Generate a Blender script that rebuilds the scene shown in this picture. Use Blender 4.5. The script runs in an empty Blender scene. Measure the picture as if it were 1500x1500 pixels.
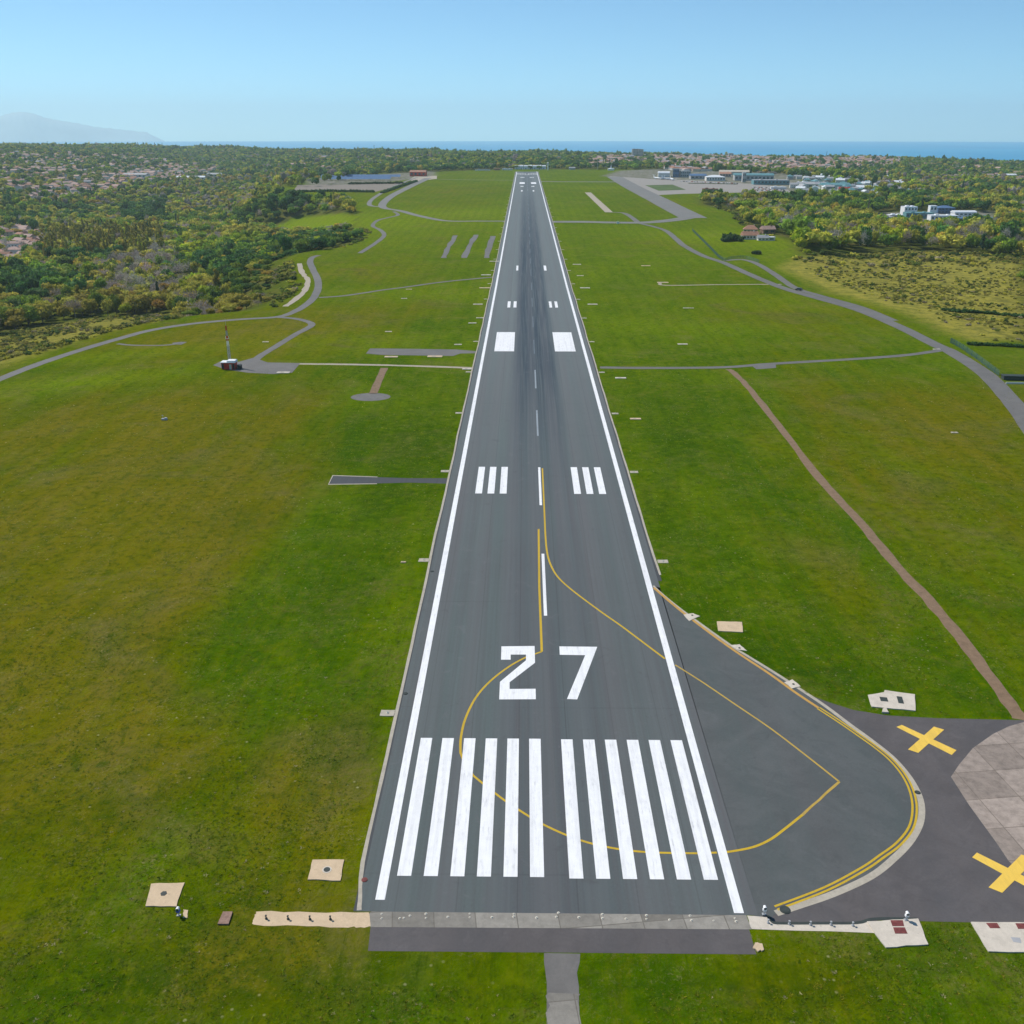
import bpy, bmesh, math, random
import numpy as np
from mathutils import Vector, Matrix
from mathutils.geometry import tessellate_polygon

# ------------------------------------------------------------------ camera, sky, sun, exposure
sc = bpy.context.scene
random.seed(5)
rng = np.random.RandomState(11)
F, YL, VX, HC = 1383.0, 197.0, 769.0, 88.0          # focal length (px of a 1500 px frame), level line, runway bearing, height
TH = math.atan((750 - YL) / F)
PSI = math.atan((VX - 750) * math.cos(TH) / F)
cam = bpy.data.cameras.new('camera')
cam.sensor_width = 36.0
cam.lens = F / 1500 * 36.0
cam.clip_start = 1.0
cam.clip_end = 90000
camo = bpy.data.objects.new('camera', cam)
sc.collection.objects.link(camo)
camo.location = (0, 0, HC)
camo.rotation_euler = (math.pi / 2 - TH, 0, PSI)
sc.camera = camo

SUN_EL, SUN_AZ = math.radians(47), math.radians(-54)   # azimuth from +Y (down the runway) towards +X
sun_dir = Vector((math.sin(SUN_AZ) * math.cos(SUN_EL), math.cos(SUN_AZ) * math.cos(SUN_EL), math.sin(SUN_EL)))
w = bpy.data.worlds.new('World')
sc.world = w
w.use_nodes = True
nt = w.node_tree
nt.nodes.clear()
sky = nt.nodes.new('ShaderNodeTexSky')
sky.sky_type = 'NISHITA'
sky.sun_disc = False
sky.sun_elevation = SUN_EL
sky.sun_rotation = SUN_AZ
sky.altitude = 100
sky.air_density = 0.6
sky.dust_density = 0.0
sky.ozone_density = 6.0
bgn = nt.nodes.new('ShaderNodeBackground')
bgn.inputs['Strength'].default_value = 0.115
out = nt.nodes.new('ShaderNodeOutputWorld')
tn = nt.nodes.new('ShaderNodeMix'); tn.data_type = 'RGBA'; tn.blend_type = 'MULTIPLY'; tn.inputs[0].default_value = 1.0
tn.inputs[7].default_value = (0.86, 1.12, 1.06, 1)
nt.links.new(sky.outputs[0], tn.inputs[6])
nt.links.new(tn.outputs[2], bgn.inputs[0])
nt.links.new(bgn.outputs[0], out.inputs[0])
sl = bpy.data.lights.new('sun', 'SUN')
sl.energy = 4.2
sl.angle = math.radians(0.5)
sl.color = (1.0, 0.95, 0.87)
so = bpy.data.objects.new('sun', sl)
sc.collection.objects.link(so)
so.rotation_euler = sun_dir.to_track_quat('Z', 'Y').to_euler()
so.location = (0, 0, 500)
sc.view_settings.view_transform = 'Standard'
sc.view_settings.look = 'None'
sc.view_settings.exposure = 0.15
sc.view_settings.gamma = 1.0
sc.cycles.max_bounces = 5
sc.cycles.diffuse_bounces = 2
sc.cycles.glossy_bounces = 2
sc.cycles.transparent_max_bounces = 8
sc.cycles.volume_bounces = 2
HAZE = 5.2e-5

# ------------------------------------------------------------------ helpers
def tag(o, label=None, cat=None, group=None, kind=None):
    if label: o['label'] = label
    if cat: o['category'] = cat
    if group: o['group'] = group
    if kind: o['kind'] = kind
    return o

def link(o, parent=None):
    sc.collection.objects.link(o)
    if parent is not None:
        o.parent = parent
    return o

def empty(name, loc=(0, 0, 0), rz=0):
    o = bpy.data.objects.new(name, None)
    o.location = loc
    o.rotation_euler = (0, 0, rz)
    o.empty_display_size = 1
    return link(o)

def mesh_obj(name, verts, faces, mat, parent=None, loc=(0, 0, 0), smooth=False):
    me = bpy.data.meshes.new(name)
    me.from_pydata([tuple(v) for v in verts], [], [tuple(f) for f in faces])
    me.materials.append(mat)
    if smooth:
        me.polygons.foreach_set('use_smooth', [True] * len(me.polygons))
    me.update()
    o = bpy.data.objects.new(name, me)
    o.location = loc
    return link(o, parent)

def np_mesh(name, V, Fc, mat, col=None, parent=None, smooth=False):
    """V (n,3); Fc (m,k) all faces with k corners; col (n,3) point colours"""
    me = bpy.data.meshes.new(name)
    n, (m, k) = len(V), Fc.shape
    me.vertices.add(n)
    me.vertices.foreach_set('co', np.ascontiguousarray(V, dtype=np.float32).ravel())
    me.loops.add(m * k)
    me.loops.foreach_set('vertex_index', np.ascontiguousarray(Fc, dtype=np.int32).ravel())
    me.polygons.add(m)
    me.polygons.foreach_set('loop_start', np.arange(0, m * k, k, dtype=np.int32))
    if smooth:
        me.polygons.foreach_set('use_smooth', np.ones(m, dtype=bool))
    me.update(calc_edges=True)
    if col is not None:
        a = me.color_attributes.new('tint', 'FLOAT_COLOR', 'POINT')
        c4 = np.ones((n, 4), dtype=np.float32)
        c4[:, :3] = col
        a.data.foreach_set('color', c4.ravel())
    me.materials.append(mat)
    o = bpy.data.objects.new(name, me)
    return link(o, parent)

class MB:
    """collects boxes and prisms into one mesh"""
    def __init__(s): s.v, s.f = [], []
    def add(s, vs, fs):
        b = len(s.v); s.v += [tuple(v) for v in vs]; s.f += [tuple(i + b for i in f) for f in fs]
    def box(s, x0, x1, y0, y1, z0, z1):
        s.add([(x0, y0, z0), (x1, y0, z0), (x1, y1, z0), (x0, y1, z0), (x0, y0, z1), (x1, y0, z1), (x1, y1, z1), (x0, y1, z1)],
              [(0, 3, 2, 1), (4, 5, 6, 7), (0, 1, 5, 4), (1, 2, 6, 5), (2, 3, 7, 6), (3, 0, 4, 7)])
    def gable(s, x0, x1, y0, y1, z0, z1, t=0.25):
        ym = (y0 + y1) / 2
        s.add([(x0, y0, z0), (x1, y0, z0), (x1, y1, z0), (x0, y1, z0), (x0, ym, z1), (x1, ym, z1),
               (x0, y0, z0 - t), (x1, y0, z0 - t), (x1, y1, z0 - t), (x0, y1, z0 - t)],
              [(0, 1, 5, 4), (2, 3, 4, 5), (0, 4, 3), (1, 2, 5), (6, 9, 8, 7), (6, 7, 1, 0), (7, 8, 2, 1), (8, 9, 3, 2), (9, 6, 0, 3)])
    def hip(s, x0, x1, y0, y1, z0, z1, t=0.25):
        ym = (y0 + y1) / 2; h = min((y1 - y0) / 2, (x1 - x0) / 2 - 0.1)
        s.add([(x0, y0, z0), (x1, y0, z0), (x1, y1, z0), (x0, y1, z0), (x0 + h, ym, z1), (x1 - h, ym, z1),
               (x0, y0, z0 - t), (x1, y0, z0 - t), (x1, y1, z0 - t), (x0, y1, z0 - t)],
              [(0, 1, 5, 4), (2, 3, 4, 5), (0, 4, 3), (1, 2, 5), (6, 9, 8, 7), (6, 7, 1, 0), (7, 8, 2, 1), (8, 9, 3, 2), (9, 6, 0, 3)])
    def tube(s, p0, p1, r0, r1=None, n=8):
        r1 = r0 if r1 is None else r1
        p0, p1 = Vector(p0), Vector(p1)
        q = (p1 - p0).to_track_quat('Z', 'Y')
        vs = []
        for p, r in ((p0, r0), (p1, r1)):
            for i in range(n):
                a = 2 * math.pi * i / n
                vs.append(p + q @ Vector((r * math.cos(a), r * math.sin(a), 0)))
        fs = [(i, (i + 1) % n, n + (i + 1) % n, n + i) for i in range(n)] + [tuple(range(n - 1, -1, -1)), tuple(range(n, 2 * n))]
        s.add(vs, fs)
    def barrel(s, x0, x1, y0, y1, z0, h, n=8):
        ym, r = (y0 + y1) / 2, (y1 - y0) / 2
        vs = []
        for x in (x0, x1):
            for i in range(n + 1):
                a = math.pi * i / n
                vs.append((x, ym - r * math.cos(a), z0 + h * math.sin(a)))
        m = n + 1
        s.add(vs, [(i, m + i, m + i + 1, i + 1) for i in range(n)] + [tuple(range(m)), tuple(range(2 * m - 1, m - 1, -1))])
    def build(s, name, mat, parent=None, loc=(0, 0, 0)):
        return mesh_obj(name, s.v, s.f, mat, parent, loc)

# ------------------------------------------------------------------ terrain height
cP, sP, cT, sT = math.cos(PSI), math.sin(PSI), math.cos(TH), math.sin(TH)
def ray(px, py):
    u, v = (px - 750) / F, (750 - py) / F
    d = (u, cT + v * sT, -sT + v * cT)
    return (d[0] * cP - d[1] * sP, d[0] * sP + d[1] * cP, d[2])
def project(x, y, z):
    x, y, z = np.asarray(x, float), np.asarray(y, float), np.asarray(z, float) - HC
    X = x * cP + y * sP; Y = -x * sP + y * cP
    dep = Y * cT - z * sT
    return 750 + F * X / dep, 750 - F * (Y * sT + z * cT) / dep, dep
SLOPE, YK = 0.0075, 600.0
def ramp(y): return SLOPE * np.maximum(0, np.asarray(y, float) - YK)
def on_plane(px, py):
    """where this line of sight meets the airfield's own plane (level to y = 600, then rising 0.75 %)"""
    d = ray(px, py)
    t = -HC / d[2]
    if d[1] * t > YK:
        t = (-HC - SLOPE * YK) / (d[2] - SLOPE * d[1])
    return (d[0] * t, d[1] * t)
PLAT_PX = [(-60, 575), (0, 549), (60, 526), (130, 504), (175, 490), (220, 478), (280, 468), (350, 461), (400, 457), (425, 449), (450, 434),
           (459, 415), (448, 396), (444, 378), (470, 369), (520, 363), (549, 351), (555, 342), (542, 333), (544, 318), (535, 303), (520, 292),
           (440, 290), (425, 278), (445, 261), (560, 256), (640, 252), (740, 248.5), (960, 249), (1200, 256), (1220, 278), (1150, 287),
           (1000, 288), (1010, 300), (1060, 312), (1065, 330), (1130, 352), (1150, 385), (1190, 409), (1250, 432), (1330, 458), (1400, 492), (1500, 515)]
PLAT = [on_plane(*p) for p in PLAT_PX] + [(420, 350), (600, 200), (700, -700), (-700, -700), (-600, 150), (-330, 300)]
PLAT = np.array(PLAT)
def sdist(x, y, poly):
    """signed distance to a polygon, negative inside"""
    x, y = np.atleast_1d(np.asarray(x, float)), np.atleast_1d(np.asarray(y, float))
    best = np.full(x.shape, 1e18); inside = np.zeros(x.shape, bool)
    n = len(poly)
    for i in range(n):
        ax, ay = poly[i]; bx, by = poly[(i + 1) % n]
        ex, ey = bx - ax, by - ay
        L = ex * ex + ey * ey + 1e-12
        t = np.clip(((x - ax) * ex + (y - ay) * ey) / L, 0, 1)
        best = np.minimum(best, (x - ax - t * ex) ** 2 + (y - ay - t * ey) ** 2)
        c = (ay > y) != (by > y)
        if abs(by - ay) > 1e-9:
            inside ^= c & (x < (bx - ax) * (y - ay) / (by - ay) + ax)
    d = np.sqrt(best)
    return np.where(inside, -d, d)
AZ = np.array([math.atan((p - 750) * cT / F * 1.0) - PSI for p in (-900, 0, 150, 300, 450, 600, 780, 950, 1100, 1300, 1500, 2300)])
DS = np.array([0, 250, 400, 700, 1000, 1500, 2000, 2600, 3200, 3700, 4200, 4800, 5300, 6500, 30000], float)
ZT = np.array([
    [0, -4, -12, -30, -36, -34, -18, 12, 30, 38, 42, 38, 30, 0, -85],
    [0, -4, -12, -30, -36, -36, -20, 8, 26, 34, 38, 36, 30, -20, -85],
    [0, -4, -10, -28, -36, -38, -30, -10, 6, 18, 30, 36, 30, -50, -85],
    [0, -4, -8, -24, -30, -34, -34, -26, -20, -10, 8, 30, 20, -70, -85],
    [0, -3, -6, -18, -24, -20, -8, 2, 8, 14, 21, 12, -10, -80, -85],
    [0, -2, -4, -10, -10, -2, 4, 8, 15, 22, 20, 0, -40, -85, -85],
    [0, 0, 0, 0, 2, 7, 11, 14, 19, 20, 10, -30, -85, -85, -85],
    [0, 0, 0, 0, 0, 4, 8, 10, 10, 12, 8, -20, -85, -85, -85],
    [0, 0, 0, -2, -4, -4, 2, 3, 2, 2, 2, -10, -85, -85, -85],
    [0, 0, -1, -5, -8, -9, -8, -6, -4, -2, 0, -20, -85, -85, -85],
    [0, 0, -2, -6, -9, -10, -10, -8, -6, -5, -30, -85, -85, -85, -85],
    [0, 0, -2, -6, -9, -10, -10, -8, -6, -20, -85, -85, -85, -85, -85]], float)
def H_out(x, y):
    az = np.clip(np.arctan2(x, np.maximum(y, 1.0)), AZ[0], AZ[-1]); d = np.hypot(x, y)
    i = np.clip(np.searchsorted(AZ, az) - 1, 0, len(AZ) - 2); u = np.clip((az - AZ[i]) / (AZ[i + 1] - AZ[i]), 0, 1); u = u * u * (3 - 2 * u)
    j = np.clip(np.searchsorted(DS, d) - 1, 0, len(DS) - 2); v = np.clip((d - DS[j]) / (DS[j + 1] - DS[j]), 0, 1)
    z = (ZT[i, j] * (1 - u) + ZT[i + 1, j] * u) * (1 - v) + (ZT[i, j + 1] * (1 - u) + ZT[i + 1, j + 1] * u) * v
    n = 2.2 * np.sin(x / 97 + 1.3 * np.sin(y / 143)) * np.sin(y / 121 + 1.1 * np.sin(x / 171)) + 4.5 * np.sin(x / 410 + 2) * np.sin(y / 330 + np.sin(x / 500))
    return z + n * np.clip((d - 500) / 900, 0, 1)
def H(x, y):
    x, y = np.atleast_1d(np.asarray(x, float)), np.atleast_1d(np.asarray(y, float))
    s = sdist(x, y, PLAT) - 6
    wdt = np.clip(40 + np.hypot(x, y) * 0.05, 60, 160)
    t = np.clip(s / wdt, 0, 1); t = t * t * (3 - 2 * t)
    return ramp(y) * (1 - t) + H_out(x, y) * t
def P(px, py):
    """the point of the terrain seen along this line of sight (nearest hit)"""
    d = ray(px, py)
    hl = math.hypot(d[0], d[1])
    ds = np.concatenate([np.arange(60, 1200, 4.0), np.arange(1200, 6500, 12.0)]) / hl
    xs, ys = d[0] * ds, d[1] * ds
    g = HC + d[2] * ds - H(xs, ys)
    k = np.where(g < 0)[0]
    if len(k) == 0 or k[0] == 0:
        k = [len(ds) - 1] if len(k) == 0 else [1]
    k = k[0]
    f = g[k - 1] / (g[k - 1] - g[k] + 1e-9)
    f = min(max(f, 0), 1)
    t = ds[k - 1] + (ds[k] - ds[k - 1]) * f
    return Vector((d[0] * t, d[1] * t, float(H(d[0] * t, d[1] * t)[0])))
def flat(px, py):
    x, y = on_plane(px, py)
    return Vector((x, y, float(ramp(y))))
def lift(y, layer):
    return layer * (0.004 + 0.05 * np.clip((np.asarray(y, float) - 250) / 500, 0, 1))

# ------------------------------------------------------------------ materials
class NB:
    """small node-building helper"""
    def __init__(s, name, rough=0.9, spec=0.2):
        s.m = bpy.data.materials.new(name); s.m.use_nodes = True
        s.t = s.m.node_tree; s.b = s.t.nodes['Principled BSDF']
        s.b.inputs['Roughness'].default_value = rough
        s.b.inputs['Specular IOR Level'].default_value = spec
        s.co = s.n('ShaderNodeTexCoord').outputs['Object']
        s.geo = s.n('ShaderNodeNewGeometry').outputs['Position']
    def n(s, t, **k):
        x = s.t.nodes.new(t)
        for a, b in k.items(): setattr(x, a, b)
        return x
    def L(s, a, b): s.t.links.new(a, b)
    def map(s, scale=(1, 1, 1), rot=(0, 0, 0), src=None):
        m = s.n('ShaderNodeMapping'); s.L(src or s.geo, m.inputs[0])
        m.inputs['Scale'].default_value = scale; m.inputs['Rotation'].default_value = rot
        return m.outputs[0]
    def noise(s, scale, detail=4, rough=0.55, vec=None, dist=0.0):
        x = s.n('ShaderNodeTexNoise'); s.L(vec or s.geo, x.inputs['Vector'])
        x.inputs['Scale'].default_value = scale; x.inputs['Detail'].default_value = detail
        x.inputs['Roughness'].default_value = rough; x.inputs['Distortion'].default_value = dist
        return x.outputs['Fac']
    def rampv(s, v, a, b, lo=0.0, hi=1.0):
        x = s.n('ShaderNodeMapRange'); s.L(v, x.inputs[0])
        for i, q in zip((1, 2, 3, 4), (a, b, lo, hi)): x.inputs[i].default_value = q
        return x.outputs[0]
    def mix(s, f, a, b, mode='MIX'):
        x = s.n('ShaderNodeMix', data_type='RGBA', blend_type=mode)
        for i, q in ((0, f), (6, a), (7, b)):
            if isinstance(q, (int, float)): x.inputs[i].default_value = q
            elif isinstance(q, tuple): x.inputs[i].default_value = (*q, 1)
            else: s.L(q, x.inputs[i])
        return x.outputs[2]
    def math(s, op, a, b=0.0):
        x = s.n('ShaderNodeMath', operation=op)
        for i, q in enumerate((a, b)):
            if isinstance(q, (int, float)): x.inputs[i].default_value = q
            else: s.L(q, x.inputs[i])
        return x.outputs[0]
    def attr(s, name):
        x = s.n('ShaderNodeAttribute'); x.attribute_name = name
        return x
    def bump(s, h, strength=0.3, dist=0.1):
        x = s.n('ShaderNodeBump'); x.inputs['Strength'].default_value = strength; x.inputs['Distance'].default_value = dist
        s.L(h, x.inputs['Height']); s.L(x.outputs[0], s.b.inputs['Normal'])
    def out(s, c):
        if isinstance(c, tuple): s.b.inputs['Base Color'].default_value = (*c, 1)
        else: s.L(c, s.b.inputs['Base Color'])
        return s.m

def worn(name, c, rough=0.85, var=0.18, scale=1.2, spec=0.2, metal=0.0):
    b = NB(name, rough, spec)
    n1 = b.noise(scale, 5, 0.6)
    dark = tuple(x * (1 - var) for x in c); lite = tuple(min(1, x * (1 + var)) for x in c)
    col = b.mix(b.rampv(n1, 0.3, 0.7), dark, lite)
    b.b.inputs['Metallic'].default_value = metal
    return b.out(col)

def asphalt(name, base, blue, streak=True, rubber=False):
    b = NB(name, 0.82, 0.25)
    big = b.noise(0.02, 3, 0.5)
    st = b.noise(1.0, 4, 0.6, b.map((1.3, 0.012, 1)))
    st2 = b.noise(1.0, 3, 0.6, b.map((0.16, 0.003, 1)))
    fine = b.noise(2.5, 3, 0.7)
    c = b.mix(b.rampv(st2, 0.38, 0.62), base, blue)
    c = b.mix(b.rampv(big, 0.35, 0.65, 0, 0.5), c, tuple(x * 0.8 for x in base))
    if streak:
        c = b.mix(b.rampv(st, 0.35, 0.7, 0, 0.45), c, tuple(x * 1.35 for x in blue))
        st3 = b.noise(1.0, 5, 0.7, b.map((3.2, 0.03, 1)))
        c = b.mix(b.rampv(st3, 0.5, 0.75, 0, 0.35), c, tuple(x * 0.6 for x in base))
    else:
        sw = b.noise(0.06, 6, 0.65, None, 2.5)
        c = b.mix(b.rampv(sw, 0.42, 0.68, 0, 0.6), c, tuple(x * 1.3 for x in base))
        sw2 = b.noise(0.14, 5, 0.6, None, 4.0)
        c = b.mix(b.rampv(sw2, 0.52, 0.66, 0, 0.25), c, tuple(x * 0.7 for x in blue))
    c = b.mix(b.rampv(fine, 0.3, 0.7, 0.0, 0.25), c, tuple(x * 0.6 for x in base))
    if rubber:
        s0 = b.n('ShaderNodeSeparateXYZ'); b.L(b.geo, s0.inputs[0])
        c = b.mix(b.rampv(s0.outputs[1], 180, 520, 0, 0.8), c, (0.150, 0.175, 0.175))  # lighter with distance: part worn asphalt, part haze painted into the colour
        pn = b.noise(1.0, 5, 0.65, b.map((0.5, 0.006, 1)))
        c = b.mix(b.rampv(pn, 0.45, 0.7, 0, .35), c, (0.10, 0.115, 0.118))
        sx = b.n('ShaderNodeSeparateXYZ'); b.L(b.geo, sx.inputs[0])
        X, Y = sx.outputs[0], sx.outputs[1]
        ax = b.math('ABSOLUTE', b.math('SUBTRACT', b.math('ABSOLUTE', b.math('SUBTRACT', X, 4.5)), 3.6))
        lane = b.rampv(ax, 6.5, 3.2)
        al = b.math('MULTIPLY', b.rampv(Y, 230, 380, .2, 1), b.rampv(Y, 1500, 800, 0.45, 1.0))
        rs = b.rampv(b.noise(1.0, 5, 0.65, b.map((1.6, 0.012, 1))), 0.3, 0.55, .25, 1)
        r = b.math('MULTIPLY', b.math('MULTIPLY', lane, al), rs)
        r = b.math('MULTIPLY', r, 0.95)
        c = b.mix(r, c, (0.030, 0.048, 0.066))
        jn = b.math('FRACT', b.math('DIVIDE', b.math('ADD', X, 500 - 4.5 + 3.75), 7.5))
        jl = b.rampv(b.math('ABSOLUTE', b.math('SUBTRACT', jn, 0.5)), 0.016, 0.006)
        c = b.mix(b.math('MULTIPLY', jl, 0.4), c, (0.05, 0.052, 0.055))
        jt = b.math('FRACT', b.math('DIVIDE', Y, 38.0)); jl2 = b.rampv(b.math('ABSOLUTE', b.math('SUBTRACT', jt, 0.5)), 0.006, 0.002)
        c = b.mix(b.math('MULTIPLY', jl2, b.rampv(b.noise(0.02, 2), .45, .6, 0, .35)), c, (0.05, 0.052, 0.055))
        # paver lanes of slightly different age
        ln = b.n('ShaderNodeTexWave', wave_type='BANDS', bands_direction='X'); b.L(b.map((0.05, 0, 0)), ln.inputs[0])
        ln.inputs['Scale'].default_value = 1.0
        c = b.mix(b.rampv(ln.outputs['Fac'], 0.2, 0.8, 0, 0.25), c, tuple(x * 1.25 for x in base))
    # repaired patches, stains and spots
    sp = b.noise(0.28, 4, 0.75, None, 0.6)
    c = b.mix(b.rampv(sp, 0.6, 0.72, 0, 0.35), c, tuple(x * 0.62 for x in base))
    c = b.mix(b.rampv(sp, 0.4, 0.3, 0, 0.3), c, tuple(x * 1.35 for x in base))
    b.bump(b.noise(6, 3), 0.15, 0.02)
    return b.out(c)

def paint(name, c, wear=0.25, under=(0.12, 0.125, 0.13)):
    b = NB(name, 0.7, 0.3)
    n1 = b.noise(1.0, 5, 0.7, b.map((2.5, 0.25, 1)))
    n2 = b.noise(0.5, 4, 0.6)
    f = b.math('MULTIPLY', b.rampv(n1, 0.48, 0.78), b.rampv(n2, 0.45, 0.65, 0.25, 1.0))
    col = b.mix(b.math('MULTIPLY', f, wear), c, under)
    v = b.noise(0.8, 3)
    col = b.mix(b.rampv(v, 0.3, 0.7, 0, 0.25), col, tuple(x * 0.72 for x in c))
    tm = b.noise(1.0, 3, 0.5, b.map((1.1, 0.03, 1)))
    col = b.mix(b.rampv(tm, 0.52, 0.62, 0, 0.18), col, tuple(x * 0.55 for x in c))
    return b.out(col)

def concrete(name, c, stain=0.5, joints=None):
    b = NB(name, 0.9, 0.2)
    n1 = b.noise(0.7, 6, 0.65); n2 = b.noise(3.0, 4, 0.7)
    col = b.mix(b.rampv(n1, 0.4, 0.72, 0, stain), c, tuple(x * 0.55 for x in c))
    col = b.mix(b.rampv(n2, 0.5, 0.8, 0, 0.4), col, tuple(min(1, x * 1.35) for x in c))
    gr = b.noise(1.6, 5, 0.8)
    col = b.mix(b.rampv(gr, 0.6, 0.7, 0, 0.5), col, tuple(x * .5 for x in (0.30, 0.27, 0.16)))
    if joints:
        br = b.n('ShaderNodeTexBrick'); b.L(b.map((1, 1, 1), (0, 0, -0.12)), br.inputs['Vector'])
        br.offset = 0.0
        br.inputs['Scale'].default_value = 1.0; br.inputs['Brick Width'].default_value = joints; br.inputs['Row Height'].default_value = joints
        br.inputs['Mortar Size'].default_value = 0.09; br.inputs['Mortar Smooth'].default_value = 0.6
        br.inputs['Color1'].default_value = (0.68, 0.66, 0.64, 1); br.inputs['Color2'].default_value = (1.25, 1.22, 1.2, 1); br.inputs['Mortar'].default_value = (0.55, 0.52, 0.48, 1)
        col = b.mix(0.8, col, br.outputs['Color'], 'MULTIPLY')
    return b.out(col)

def ground_mat():
    b = NB('meadow', 1.0, 0.0)
    g_deep, g_mid, g_br = (0.047, 0.108, 0.0), (0.086, 0.146, 0.0), (0.172, 0.245, 0.001)
    olive, dry, soil = (0.130, 0.126, 0.0), (0.175, 0.140, 0.010), (0.17, 0.12, 0.062)
    a_dry, a_br, a_wild = b.attr('dry').outputs['Fac'], b.attr('bright').outputs['Fac'], b.attr('wild').outputs['Fac']
    sm = b.map((1.0, 0.28, 1.0))                      # mown along the runway
    n_big, n_mid, n_sml, n_fin = b.noise(0.012, 4, 0.6), b.noise(0.07, 6, 0.68, sm, 0.6), b.noise(0.45, 5, 0.7), b.noise(2.3, 4, 0.75)
    c = b.mix(b.rampv(n_mid, 0.38, 0.62), g_deep, g_mid)
    c = b.mix(b.rampv(n_big, 0.45, 0.7, 0, 0.45), c, g_br)
    d = b.math('ADD', a_dry, b.math('MULTIPLY', b.math('SUBTRACT', n_mid, 0.5), 1.3))
    d = b.math('ADD', d, b.math('MULTIPLY', b.math('SUBTRACT', n_sml, 0.5), 0.6))
    band = b.noise(1.0, 4, 0.6, b.map((0.06, 0.009, 1.0), (0, 0, -0.12)), 0.8)
    d = b.math('ADD', d, b.math('MULTIPLY', b.math('SUBTRACT', band, 0.5), 1.5))
    c = b.mix(b.rampv(d, 0.15, 0.95, 0, 0.9), c, olive)
    c = b.mix(b.rampv(d, 0.75, 1.3, 0, 0.7), c, dry)
    c = b.mix(b.math('MULTIPLY', a_br, 0.8), c, g_br)
    gb = b.math('MULTIPLY', b.rampv(b.noise(0.025, 5, 0.65, None, 1.2), 0.52, 0.66), b.rampv(a_dry, 0.1, 0.6))
    c = b.mix(b.math('MULTIPLY', gb, 0.6), c, (0.135, 0.115, 0.035))
    mw = b.n('ShaderNodeTexWave', wave_type='BANDS', bands_direction='X'); b.L(b.map((0.035, 0.002, 0), (0, 0, 0.03)), mw.inputs[0])
    mw.inputs['Scale'].default_value = 1.0; mw.inputs['Distortion'].default_value = 1.5; mw.inputs['Detail'].default_value = 3; mw.inputs['Detail Scale'].default_value = 2.0
    c = b.mix(b.rampv(mw.outputs['Fac'], 0.35, 0.75, 0, 0.16), c, (0.045, 0.095, 0.0))
    # tufts: dark gaps and pale stalks
    c = b.mix(b.rampv(n_sml, 0.5, 0.66, 0, 0.7), c, (0.030, 0.066, 0.001))
    c = b.mix(b.rampv(n_sml, 0.46, 0.32, 0, 0.5), c, (0.17, 0.19, 0.002))
    n_clp = b.noise(1.0, 4, 0.75, b.map((0.16, 0.07, 1.0), (0, 0, 0.3)), 2.0)
    c = b.mix(b.rampv(n_clp, 0.55, 0.7, 0, 0.5), c, (0.035, 0.075, 0.001))
    c = b.mix(b.rampv(n_clp, 0.44, 0.3, 0, 0.35), c, (0.16, 0.15, 0.006))
    pt = b.noise(0.035, 5, 0.7, None, 1.0); ptb = b.noise(0.9, 5, 0.8)
    pf = b.math('MULTIPLY', b.rampv(pt, 0.54, 0.64), b.rampv(ptb, 0.42, 0.6))
    c = b.mix(b.math('MULTIPLY', pf, 0.55), c, (0.20, 0.165, 0.05))
    c = b.mix(b.rampv(n_fin, 0.55, 0.78, 0, 0.6), c, (0.015, 0.045, 0.002))
    c = b.mix(b.rampv(n_fin, 0.44, 0.26, 0, 0.45), c, (0.17, 0.18, 0.008))
    stk = b.noise(1.0, 4, 0.7, b.map((0.9, 0.05, 1.0), (0, 0, 0.25)), 1.5)
    c = b.mix(b.rampv(stk, 0.52, 0.68, 0, 0.35), c, (0.13, 0.13, 0.006))
    c = b.mix(b.rampv(stk, 0.42, 0.3, 0, 0.4), c, (0.028, 0.06, 0.001))
    n_spot = b.noise(0.22, 3, 0.5)
    c = b.mix(b.rampv(n_spot, 0.66, 0.74, 0, 0.5), c, (0.022, 0.055, 0.001))
    n_st = b.noise(1.7, 6, 0.85, None, 1.0)
    stf = b.math('MULTIPLY', b.rampv(n_st, 0.53, 0.64), b.rampv(b.noise(0.11, 4, 0.6), 0.46, 0.6))
    c = b.mix(b.math('MULTIPLY', stf, 0.65), c, (0.27, 0.23, 0.10))
    lsh = b.math('MULTIPLY', b.attr('lush').outputs['Fac'], b.rampv(b.noise(0.3, 4, 0.7), 0.36, 0.54))
    c = b.mix(b.math('MULTIPLY', lsh, 0.75), c, (0.020, 0.062, 0.0005))
    vo = b.n('ShaderNodeTexVoronoi'); b.L(b.geo, vo.inputs['Vector']); vo.inputs['Scale'].default_value = 0.55
    fl = b.math('MULTIPLY', b.rampv(vo.outputs['Distance'], 0.14, 0.07), b.rampv(b.noise(0.05, 3), 0.52, 0.6))
    c = b.mix(b.math('MULTIPLY', fl, 0.5), c, (0.4, 0.38, 0.2))
    # rough ground outside the airfield
    wn, wn2 = b.noise(0.02, 5, 0.6), b.noise(0.15, 5, 0.65)
    wc = b.mix(b.rampv(wn, 0.4, 0.6), (0.09, 0.115, 0.012), (0.13, 0.12, 0.03))
    wc = b.mix(b.rampv(wn2, 0.42, 0.62, 0, .7), wc, (0.04, 0.06, 0.012))
    tw_ = b.attr('town').outputs['Fac']; tcol = b.mix(b.rampv(wn2, 0.4, 0.6), (0.26, 0.24, 0.22), (0.12, 0.13, 0.07))
    c = b.mix(a_wild, c, wc)
    c = b.mix(tw_, c, tcol)
    a_yel = b.attr('yellow').outputs['Fac']
    yc = b.mix(b.rampv(wn2, 0.35, 0.6), (0.35, 0.305, 0.05), (0.23, 0.21, 0.045))
    yc = b.mix(b.rampv(n_sml, 0.5, 0.7, 0, 0.7), yc, (0.08, 0.08, 0.02))
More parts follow.
